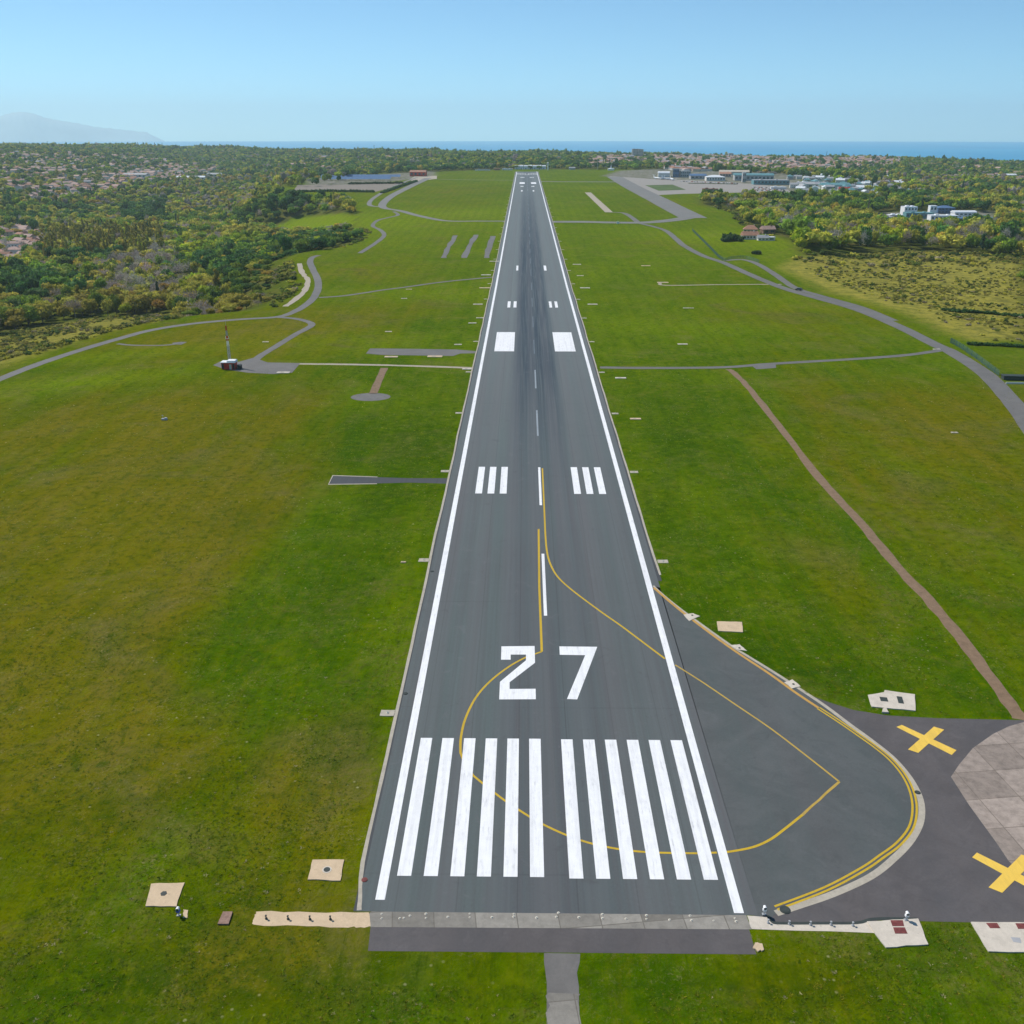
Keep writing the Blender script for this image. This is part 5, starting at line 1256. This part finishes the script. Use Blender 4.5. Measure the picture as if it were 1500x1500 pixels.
#            name                        colour                height  shape  words
KINDS = {'evergreen': ((.075, .15, .03), 'round', 'dark evergreen tree'), 'green': ((.20, .27, .024), 'round', 'mid green rounded tree'), 'lime': ((.38, .42, .014), 'round', 'bright lime green tree'),
         'olive': ((.42, .37, .05), 'round', 'olive brown tree'), 'rust': ((.46, .30, .04), 'round', 'rust coloured tree'), 'bare': ((.32, .27, .235), 'bare', 'bare grey brown tree'), 'poplar': ((.33, .27, .04), 'tall', 'tall yellowish poplar'), 'conifer': ((.045, .09, .035), 'tall', 'slim dark conifer')}
def zone_weights(px, py):
    """mix of tree kinds by where in the landscape the tree stands (far left .. right woods)"""
    return None
KN = list(KINDS)
def pick_kinds(px, py, X, Y):
    n_ = len(px)
    base = np.tile(np.array([.11, .24, .1, .32, .11, .09, .01, .02]), (n_, 1))
    def setw(mask, wts): base[mask] = np.array(wts)
    big = np.sin(X / 47 + 2 * np.sin(Y / 73)) * np.sin(Y / 61 + 1.7 * np.sin(X / 81))       # stands of one species
    setw(big > .5, [.6, .28, .03, .05, .02, 0, 0, .02])
    setw(big < -.32, [.02, .07, .06, .5, .1, .24, .01, 0])
    setw((big > .08) & (big < .26), [.06, .52, .22, .14, .02, .03, .01, 0])
    setw(in_px(px, py, [(60, 382), (62, 345), (240, 342), (240, 378)]), [0, .02, .05, .08, .03, .08, .74, 0])
    setw(in_px(px, py, [(125, 402), (180, 380), (270, 376), (290, 420), (240, 445), (150, 440)]), [.02, .05, .04, .2, .05, .64, 0, 0])
    setw(in_px(px, py, [(262, 400), (290, 372), (380, 352), (450, 345), (530, 345), (540, 366), (440, 378), (420, 400), (370, 440)]), [.38, .3, .12, .12, .08, 0, 0, 0])
    setw(in_px(px, py, [(255, 395), (270, 375), (390, 348), (420, 352), (300, 380), (275, 400)]), [0, .2, .8, 0, 0, 0, 0, 0])
    setw(in_px(px, py, [(0, 478), (0, 425), (60, 425), (60, 470)]), [.5, .25, .02, .13, .05, 0, 0, .05])
    setw(in_px(px, py, [(1120, 392), (1130, 350), (1330, 348), (1480, 352), (1510, 366), (1330, 372), (1240, 378)]), [.03, .12, .12, .32, .09, .32, 0, 0])
    setw(in_px(px, py, [(1145, 385), (1150, 360), (1180, 355), (1185, 385)]), [.15, .3, .5, .05, 0, 0, 0, 0])
    setw(in_px(px, py, [(180, 330), (180, 300), (245, 300), (245, 330)]), [.9, .1, 0, 0, 0, 0, 0, 0])
    setw(py < 262, [.28, .4, .04, .18, .02, .06, 0, .02])
    cs_ = np.cumsum(base / base.sum(1)[:, None], 1)
    return (rng.rand(n_)[:, None] > cs_).sum(1).clip(0, len(KN) - 1)
CLEAR = [[(395, 336), (440, 316), (500, 311), (528, 318), (512, 334), (450, 343)],                     # green field
         [(436, 292), (440, 262), (470, 256), (650, 252), (640, 262), (560, 292)], [(940, 290), (880, 256), (960, 250), (1160, 262), (1240, 268), (1260, 290), (1150, 291), (1000, 291)],
         [(1330, 338), (1276, 331), (1276, 314), (1330, 308), (1460, 312), (1460, 330), (1400, 336)], [(1150, 268), (1290, 270), (1290, 286), (1200, 286)],
         [(150, 262), (230, 250), (340, 252), (340, 268), (240, 270), (160, 268)]]
LEFTCLEAR = [MEADOW_L, px_poly([(425, 455), (440, 440), (455, 425), (462, 412), (450, 395), (440, 380), (425, 384), (400, 400), (395, 425), (400, 452)]), MEADOW_R, RFIELD, BFIELD, FIELD]
WOOD_L_RIGHT = None
def tree_field(step, d0, d1):
    X, Y = grid_points(step, d0, d1)
    sd = sdist(X, Y, PLAT) - 6
    ok = (sd > 12) | ((Y > 1750) & (X > 420) & (rng.rand(len(X)) < .3)) | ((Y > 1650) & (X < -330))
    for q in LEFTCLEAR: ok &= sdist(X, Y, q) > 2
    X, Y = X[ok], Y[ok]
    Z = H(X, Y); px, py, dep = project(X, Y, Z)
    ok = (Z > -62) & (px > -330) & (px < 1830) & (py < 700)
    for qi, q in enumerate(CLEAR): ok &= ~(in_px(px, py, q) & (rng.rand(len(X)) > (0 if qi in (0, 2, 3) else .25)))
    for bx, by, br in FOOT: ok &= np.hypot(X - bx, Y - by) > br
    if len(HXY): 
        for hx, hy in HXY[:400]: ok &= (np.abs(X - hx) > 8) | (np.abs(Y - hy) > 8)
    # thinner around houses and in town
    for nm, q in TOWN.items():
        keep = {'town past the runway': .13, 'left town': .25, 'far right hills': .8, 'far left hills': .38, 'the business park': .45}.get(nm, .8)
        ok &= ~(in_px(px, py, q) & (rng.rand(len(X)) > keep))
    # open ground on the right between the airfield and the woods
    ok &= ~(in_px(px, py, [(1500, 640), (1400, 505), (1130, 400), (1000, 330), (1060, 318), (1140, 352), (1140, 380), (1500, 380)]))
    ok &= ~(in_px(px, py, [(1000, 300), (1060, 300), (1120, 330), (1120, 352), (1010, 330)]) & (rng.rand(len(X)) > .25))
    return X[ok], Y[ok], Z[ok], px[ok], py[ok]
AMP = {'evergreen': (7.6, 16.5), 'green': (7.6, 16), 'lime': (6.8, 14), 'olive': (7.2, 15.5), 'rust': (6.4, 13), 'bare': (6.8, 16), 'poplar': (4.6, 20), 'conifer': (3.2, 17)}  # crown radius, height
sets = [tree_field(11.0, 330, 800), tree_field(13, 800, 1700), tree_field(17, 1700, 4700), tree_field(26, 4700, 6200)]
LODS = [(520, .10, ICO1, 11), (210, .15, ICO1, 8), (60, .24, ICO1, 4), (14, .45, ICO1, 2)]
all_V, all_F, all_C = [], [], []; off = 0
nearest = []
for li, (X, Y, Z, px, py) in enumerate(sets):
    kd = pick_kinds(px, py, X, Y)
    grow = {0: .95, 1: 1.08, 2: 1.2, 3: 1.7}[li]
    sc_r = rng.choice([.7, .9, 1.05, 1.3, 1.6], len(X), p=[.25, .3, .25, .14, .06]) * rng.uniform(.9, 1.1, len(X)) * grow
    sc_h = rng.uniform(.72, 1.25, len(X)) * {0: .8, 1: .9, 2: .85, 3: .9}[li]
    # low growth just outside the fence line
    sd = sdist(X, Y, PLAT)
    edge = np.clip((sd - 12) / 50, .35, 1) if li == 0 else np.ones(len(X))
    sc_r *= np.sqrt(edge); sc_h *= edge
    belt = in_px(px, py, [(1125, 396), (1130, 344), (1330, 342), (1480, 348), (1520, 360), (1330, 374), (1240, 382)])
    sc_h *= np.where(belt, 1.3, 1.0); sc_r *= np.where(belt, 1.15, 1.0)
    sc_h *= np.where(in_px(px, py, [(370, 334), (550, 322), (552, 366), (470, 366), (380, 362)]), .6, 1.0)
    if li >= 2:
        hv = np.sin(X / 130 + 1.7 * np.sin(Y / 210)) * np.sin(X / 53 + Y / 320); sc_h *= 1 + .35 * hv + .5 * (rng.rand(len(X)) < .04)
    ang_ = rng.uniform(0, 6.28, len(X))
    take = np.ones(len(X), bool)
    if li == 0:
        size = sc_h * 16 / np.hypot(X, Y) * np.where(edge < .7, .6, 1)
        vis = (px > -20) & (px < 1520)
        order = np.argsort(-size * vis)[:300]
        take[order] = False
        nearest = [(X[i], Y[i], Z[i], KN[kd[i]], sc_r[i], sc_h[i], ang_[i], px[i], py[i]) for i in order]
    for ki, kn in enumerate(KN):
        nleaf, ls, icos, nl = LODS[li]
        colr, shape, _ = KINDS[kn]
        for var in range(4):
            r = np.random.RandomState(100 * ki + 10 * li + var)
            bare = shape == 'bare'
            v, f, s = crown(r, 'round' if bare else shape, nl if shape != 'tall' else max(3, nl), int(nleaf * (1.6 if bare else 1)), ls * (.9 if bare else 1), icos, .8 if li < 2 else .95, bare and li < 2)
            m_ = np.where(take & (kd == ki) & (np.arange(len(X)) % 4 == var))[0]
            if len(m_) == 0: continue
            cr, ch_ = AMP[kn]
            zs = (ch_ * .62 if shape != 'tall' else ch_ * .42)
            ca, sa = np.cos(ang_[m_])[:, None], np.sin(ang_[m_])[:, None]
            R = cr * sc_r[m_][:, None]; Hh = sc_h[m_][:, None]
            vx_ = (v[:, 0] * ca - v[:, 1] * sa) * R + X[m_][:, None]
            vy_ = (v[:, 0] * sa + v[:, 1] * ca) * R + Y[m_][:, None]
            vz_ = (v[:, 2] * zs + ch_ * .12) * Hh + Z[m_][:, None]
            VV = np.stack([vx_, vy_, vz_], -1).reshape(-1, 3)
            FF = (f[None] + (np.arange(len(m_)) * len(v))[:, None, None]).reshape(-1, 3) + off
            off += len(VV)
            tint = np.array(colr) * rng.uniform(.72, 1.3, (len(m_), 1)) * rng.uniform(.92, 1.08, (len(m_), 3))
            CC = (tint[:, None, :] * s[None, :, None]).reshape(-1, 3)
            all_V.append(VV.astype(np.float32)); all_F.append(FF.astype(np.int32)); all_C.append(CC.astype(np.float32))
wood = np_mesh('woodland', np.concatenate(all_V), np.concatenate(all_F), M['foliage'], np.concatenate(all_C))
tag(wood, 'mixed spring woods covering the land beyond the airfield to the sea', 'woods', kind='stuff')
print('woodland faces', sum(len(f) for f in all_F), 'trees', [len(s[0]) for s in sets], 'houses', len(houses))
def hedge(name, pxs, w_, h_, l):
    ln = smooth_line([P(*q)[:2] for q in pxs], 4); V_, F_, C_ = [], [], []; o_ = 0; r = np.random.RandomState(len(pxs) * 7 + int(h_ * 10))
    pts_ = [a + (c - a) * t for a, c in zip(ln[:-1], ln[1:]) for t in np.arange(0, 1, min(1, w_ * .7 / max((c - a).length, .1)))]
    for q in pts_:
        v, f, s_ = crown(r, 'low', 4, 30, .25, ICO1, .95); k_ = r.uniform(.8, 1.2)
        z_ = float(H(q.x, q.y)[0]); V_.append(v * np.array([w_ * k_, w_ * k_, h_ * k_ * 1.2]) + np.array([q.x, q.y, z_ - .2])); F_.append(f + o_); o_ += len(v); C_.append(np.array([.06, .12, .03]) * s_[:, None])
    tag(np_mesh(name, np.concatenate(V_), np.concatenate(F_), M['foliage'], np.concatenate(C_)), l, 'hedge')
hedge('hedge', [(436, 281.5), (490, 281), (548, 282)], 4, 3.5, 'dark hedge along the near side of the brown works yard')
hedge('hedge', [(512, 270), (550, 269.5), (590, 269)], 4, 3.5, 'dark hedge between the brown works yard and the blue canopies')
hedge('hedge', [(560, 283), (585, 274), (610, 266)], 4, 3, 'dark hedge running from the works yard to the red roofed hall')
hedge('hedge', [(1010, 268.8), (1050, 269.5), (1080, 270.2)], 3, 1.2, 'low dark hedge on the far terminal apron')
hedge('hedge', [(1420, 505), (1450, 506), (1500, 509)], 2, 1.5, 'dark hedge at the foot of the right scrub meadow')
hedge('hedge', [(1062, 354), (1074, 352), (1084, 354)], 6, 5, 'dark clump of bushes left of the farmhouse')
hedge('hedge', [(1104, 372.5), (1110, 372.5), (1113, 373)], 2.2, 3, 'small dark bush alone in the bright field below the farm')
hedge('hedge', [(1385, 455), (1400, 457), (1440, 459), (1500, 465)], 3, 1.7, 'dark hedge crossing the right scrub meadow')
# nearest 300 trees, one by one
tp = {}
def tree_meshes(kn, var):
    if (kn, var) in tp: return tp[(kn, var)]
    colr, shape, _ = KINDS[kn]; bare = shape == 'bare'; r = np.random.RandomState(900 + KN.index(kn) * 10 + var)
    v, f, s = crown(r, 'round' if bare else shape, 12 if shape != 'tall' else 8, 900 if bare else 800, .10 if bare else .09, ICO1, .78, bare)
    cr, ch_ = AMP[kn]; zs = ch_ * .62 if shape != 'tall' else ch_ * .42
    v = v * np.array([cr, cr, zs]); v[:, 2] += ch_ * .12
    c_ = np.array(colr) * s[:, None]
    o = np_mesh('crown', v, f, M['foliage'], c_)
    me = o.data; bpy.data.objects.remove(o)
    a = MB(); tr = .028 * ch_; lean = r.uniform(-.3, .3, 2)
    top = Vector((lean[0], lean[1], ch_ * .5)); a.tube((0, 0, -1), top, tr, tr * .6, 7)
    for q in range(6):
        an = q * 1.05 + r.uniform(-.3, .3); st = top * r.uniform(.55, 1.0); a.tube(st, st + Vector((math.cos(an) * cr * .55, math.sin(an) * cr * .55, ch_ * r.uniform(.12, .3))), tr * .45, tr * .12, 5)
    a.tube(top, top + Vector((0, 0, ch_ * .35)), tr * .55, tr * .12, 5)
    o = a.build('trunk', M['barkp'] if kn in ('poplar', 'bare') else M['bark']); mt = o.data; bpy.data.objects.remove(o)
    tp[(kn, var)] = (me, mt); return tp[(kn, var)]
NEARW = lambda px, py: ('low in the far left woods' if px < 150 else 'above the left perimeter road' if px < 330 else 'by the left road bend' if px < 600 else 'in the right woods')
for i, (x, y, z, kn, r_, h_, an, px, py) in enumerate(nearest):
    me, mt = tree_meshes(kn, i % 3)
    nm = {'poplar': 'poplar_tree', 'conifer': 'conifer_tree', 'evergreen': 'evergreen_tree', 'bare': 'bare_tree'}.get(kn, 'broadleaf_tree')
    e = empty(nm, (x, y, z), an); e.scale = (r_, r_, h_)
    ht = 'low' if h_ < .55 else 'tall' if h_ > .85 else ''
    tag(e, (ht + ' ' + KINDS[kn][2] + ' ' + NEARW(px, py)).strip(), 'tree', (ht + ' ' + KINDS[kn][2] + 's ' + NEARW(px, py)).strip())
    link(bpy.data.objects.new('crown', me), e); link(bpy.data.objects.new('trunk', mt), e)

# ------------------------------------------------------------------ scrub on the rough meadows, tufts in the near grass
def scatter(name, X, Y, tmpl, sz, cols, label, cat, zoff=0.0, hs=1.0):
    Z = H(X, Y); aV, aF, aC = [], [], []; o_ = 0
    for vi, (v, f, s) in enumerate(tmpl):
        m_ = np.where(np.arange(len(X)) % len(tmpl) == vi)[0]
        a_ = rng.uniform(0, 6.28, len(m_)); ca, sa = np.cos(a_)[:, None], np.sin(a_)[:, None]; R = sz[m_][:, None]; hz_ = rng.uniform(.7, 1.3, len(m_))[:, None] * hs
        VV = np.stack([(v[:, 0] * ca - v[:, 1] * sa) * R + X[m_][:, None], (v[:, 0] * sa + v[:, 1] * ca) * R + Y[m_][:, None], v[:, 2] * R * hz_ + Z[m_][:, None] + zoff], -1).reshape(-1, 3)
        aV.append(VV); aF.append((f[None] + (np.arange(len(m_)) * len(v))[:, None, None]).reshape(-1, 3) + o_); o_ += len(VV)
        aC.append((cols[m_][:, None, :] * s[None, :, None]).reshape(-1, 3))
    o = np_mesh(name, np.concatenate(aV), np.concatenate(aF), M['foliage'], np.concatenate(aC)); tag(o, label, cat, kind='stuff')
    return o
bt = [crown(np.random.RandomState(50 + k_), 'low', 4, 34, .24, ICO1, .85) for k_ in range(5)]
SX, SY, SS, SC = [], [], [], []
pal = np.array([(.17, .21, .03), (.28, .26, .05), (.36, .31, .08), (.08, .13, .03), (.52, .46, .06), (.36, .30, .18)])
def scrub(poly, step, wts, smin, smax, keep=1.0, edge=None):
    x0, y0 = poly.min(0); x1, y1 = poly.max(0)
    X, Y = np.meshgrid(np.arange(x0, x1, step), np.arange(y0, y1, step)); X, Y = X.ravel(), Y.ravel()
    X = X + rng.uniform(-.5, .5, len(X)) * step; Y = Y + rng.uniform(-.5, .5, len(X)) * step
    k_ = (sdist(X, Y, poly) < 0) & (rng.rand(len(X)) < keep) & (sdist(X, Y, PLAT) > 8)
    cl = np.sin(X / 17 + 1.5 * np.sin(Y / 23)) * np.sin(Y / 15 + 1.2 * np.sin(X / 19))
    k_ &= cl > rng.uniform(-.9, .9, len(X))
    X, Y = X[k_], Y[k_]
    ci = rng.choice(len(pal), len(X), p=wts)
    SX.append(X); SY.append(Y); SS.append(rng.uniform(smin, smax, len(X)) ** 1.0); SC.append(pal[ci] * rng.uniform(.7, 1.3, (len(X), 1)))
scrub(MEADOW_R, 3.0, [.14, .24, .26, .10, .2, .06], .7, 1.7, .75)
scrub(MEADOW_L, 2.6, [.2, .28, .22, .12, .14, .04], .9, 2.4, .9)
scrub(LEFTCLEAR[1], 3.0, [.3, .25, .15, .12, .12, .06], 1.2, 3.2, .95)
gul = px_poly([(505, 366), (545, 350), (553, 340), (540, 330), (528, 335), (515, 350), (500, 362)])
scrub(gul, 4, [.2, .3, .25, .1, .1, .05], 1.5, 3.5, .95)
ringR = px_poly([(1010, 302), (1060, 305), (1110, 330), (1140, 352), (1150, 378), (1240, 372), (1500, 366), (1560, 372), (1560, 384), (1250, 390), (1140, 396), (1120, 356), (1050, 330)])
scrub(ringR, 6, [.3, .25, .15, .14, .12, .04], 1.8, 4.0, .8)
scatter('scrub', np.concatenate(SX), np.concatenate(SY), bt, np.concatenate(SS), np.concatenate(SC), 'bushes and brambles on the rough ground outside the perimeter roads', 'scrub', -.1, .9)
# grass tufts near the camera
def tuft(r, nb=7):
    V_, F_ = [], []
    for q in range(nb):
        a_ = r.uniform(0, 6.28); b_ = r.uniform(0, .35); w_ = .22
        base = np.array([b_ * math.cos(a_), b_ * math.sin(a_), -.05]); tip = base + np.array([math.cos(a_) * r.uniform(.3, .9), math.sin(a_) * r.uniform(.3, .9), r.uniform(.2, .5)])
        n_ = np.array([-math.sin(a_), math.cos(a_), 0]) * w_
        V_ += [base - n_, base + n_, tip]; F_.append((3 * q, 3 * q + 1, 3 * q + 2))
    return np.array(V_), np.array(F_), r.uniform(.8, 1.25, nb).repeat(3)
tt = [tuft(np.random.RandomState(70 + k_)) for k_ in range(8)]
N = 420000
yy = 55 + rng.rand(N) ** 1.5 * 330; xx = rng.uniform(-1, 1, N) * (55 + yy * .62)
cl = np.sin(xx / 3.1 + 2 * np.sin(yy / 7.3)) * np.sin(yy / 4.7 + 1.6 * np.sin(xx / 6.1)) + .6 * np.sin(xx / 11 + np.sin(yy / 9)) * np.sin(yy / 13)
ok = (cl > rng.uniform(-1.0, 1.1, N)) & ~((xx > CX - 27.2) & (xx < CX + 27.2) & (yy > 78))
padp = np.array([tuple(p) for p in g_line] + OP((1095, 1398)) + [(CX + 20, 88.6), (CX + 20, 195)])
for q in [padp, np.array(OP((1188, 1019), (1370, 1050), (1760, 1056), (1900, 1356), (1290, 1350), (1122, 1358))), np.array(OP((365, 1359), (370, 1332), (1300, 1338), (1300, 1369), (1112, 1362), (1112, 1400), (535, 1397), (535, 1359))),
          np.array(OP((795, 1394), (852, 1394), (852, 1680), (797, 1680))), np.array(OP((213, 1329), (259, 1330), (271, 1293), (222, 1294))), np.array(OP((450, 1290), (500, 1292), (506, 1259), (457, 1259))),
          np.array(OP((1295, 1391), (1361, 1386), (1345, 1342), (1268, 1345))), np.array(OP((1445, 1397), (1570, 1399), (1570, 1350), (1420, 1348))), np.array(OP((1270, 1046), (1343, 1046), (1342, 1012), (1270, 1012))), np.array(OP((1048, 928), (1090, 929), (1089, 910), (1048, 909))),
          np.array(OP((480, 711), (486, 695), (660, 698), (660, 711))), np.array(OP((319, 1356), (336, 1356), (342, 1336), (326, 1336)))]:
    ok &= sdist(xx, yy, q) > .25
tr_l = [on_plane(*p) for p in [(1066, 541), (1100, 572), (1150, 635), (1200, 700), (1260, 765), (1310, 825), (1370, 890), (1430, 965), (1494, 1054)]]
for a_, c_ in zip(tr_l[:-1], tr_l[1:]):
    ok &= sdist(xx, yy, np.array([a_, c_, (c_[0] + .01, c_[1])])) > 1.7
xx, yy = xx[ok], yy[ok]
gp = np.array([(.10, .19, .002), (.15, .23, .002), (.21, .26, .003), (.30, .28, .02), (.50, .44, .24), (.07, .15, .002)])
cc = gp[rng.choice(6, len(xx), p=[.30, .27, .2, .1, .025, .105])] * rng.uniform(.75, 1.25, (len(xx), 1))
scatter('grass_tufts', xx, yy, tt, rng.choice([.14, .22, .34], len(xx), p=[.45, .4, .15]) * rng.uniform(.8, 1.2, len(xx)), cc, 'coarse grass tufts growing on the near airfield meadow', 'grass', 0, 1.0)
print('tufts', len(xx), 'scrub', sum(len(q) for q in SX))

# ------------------------------------------------------------------ look-alikes: say which one, counted from the left of the photograph
ORD = ['leftmost', 'second', 'third', 'fourth', 'fifth', 'sixth', 'seventh', 'eighth', 'ninth', 'tenth', 'eleventh', 'twelfth', 'thirteenth', 'fourteenth', 'fifteenth', 'sixteenth', 'seventeenth', 'eighteenth', 'nineteenth']
TENS = ['', '', 'twent', 'thirt', 'fort', 'fift', 'sixt', 'sevent', 'eight', 'ninet']
def ordinal(i):
    if i < 19: return ORD[i]
    t_, u_ = divmod(i + 1, 10)
    base = 'hundred and ' if t_ >= 10 else ''
    t_ = t_ % 10
    if t_ < 2: return base + ORD[(i + 1) % 100 - 1]
    return base + (TENS[t_] + 'ieth' if u_ == 0 else TENS[t_] + 'y-' + ('first' if u_ == 1 else ORD[u_ - 1]))
by_label = {}
bpy.context.view_layer.update()
for o in sc.objects:
    if o.parent is None and o.get('label') and o.get('kind') != 'structure':
        by_label.setdefault(o['label'], []).append(o)
for l, os_ in by_label.items():
    if len(os_) < 2: continue
    pr = []
    for o in os_:
        a_, b_, _ = project(o.location.x, o.location.y, o.location.z); pr.append((float(a_), float(b_), o))
    pr.sort(key=lambda q: (round(q[0], 1), q[1]))
    for i, (_, _, o) in enumerate(pr):
        o['label'] = (ordinal(i) + (' ' if i == 0 else ' from left, ') + l)
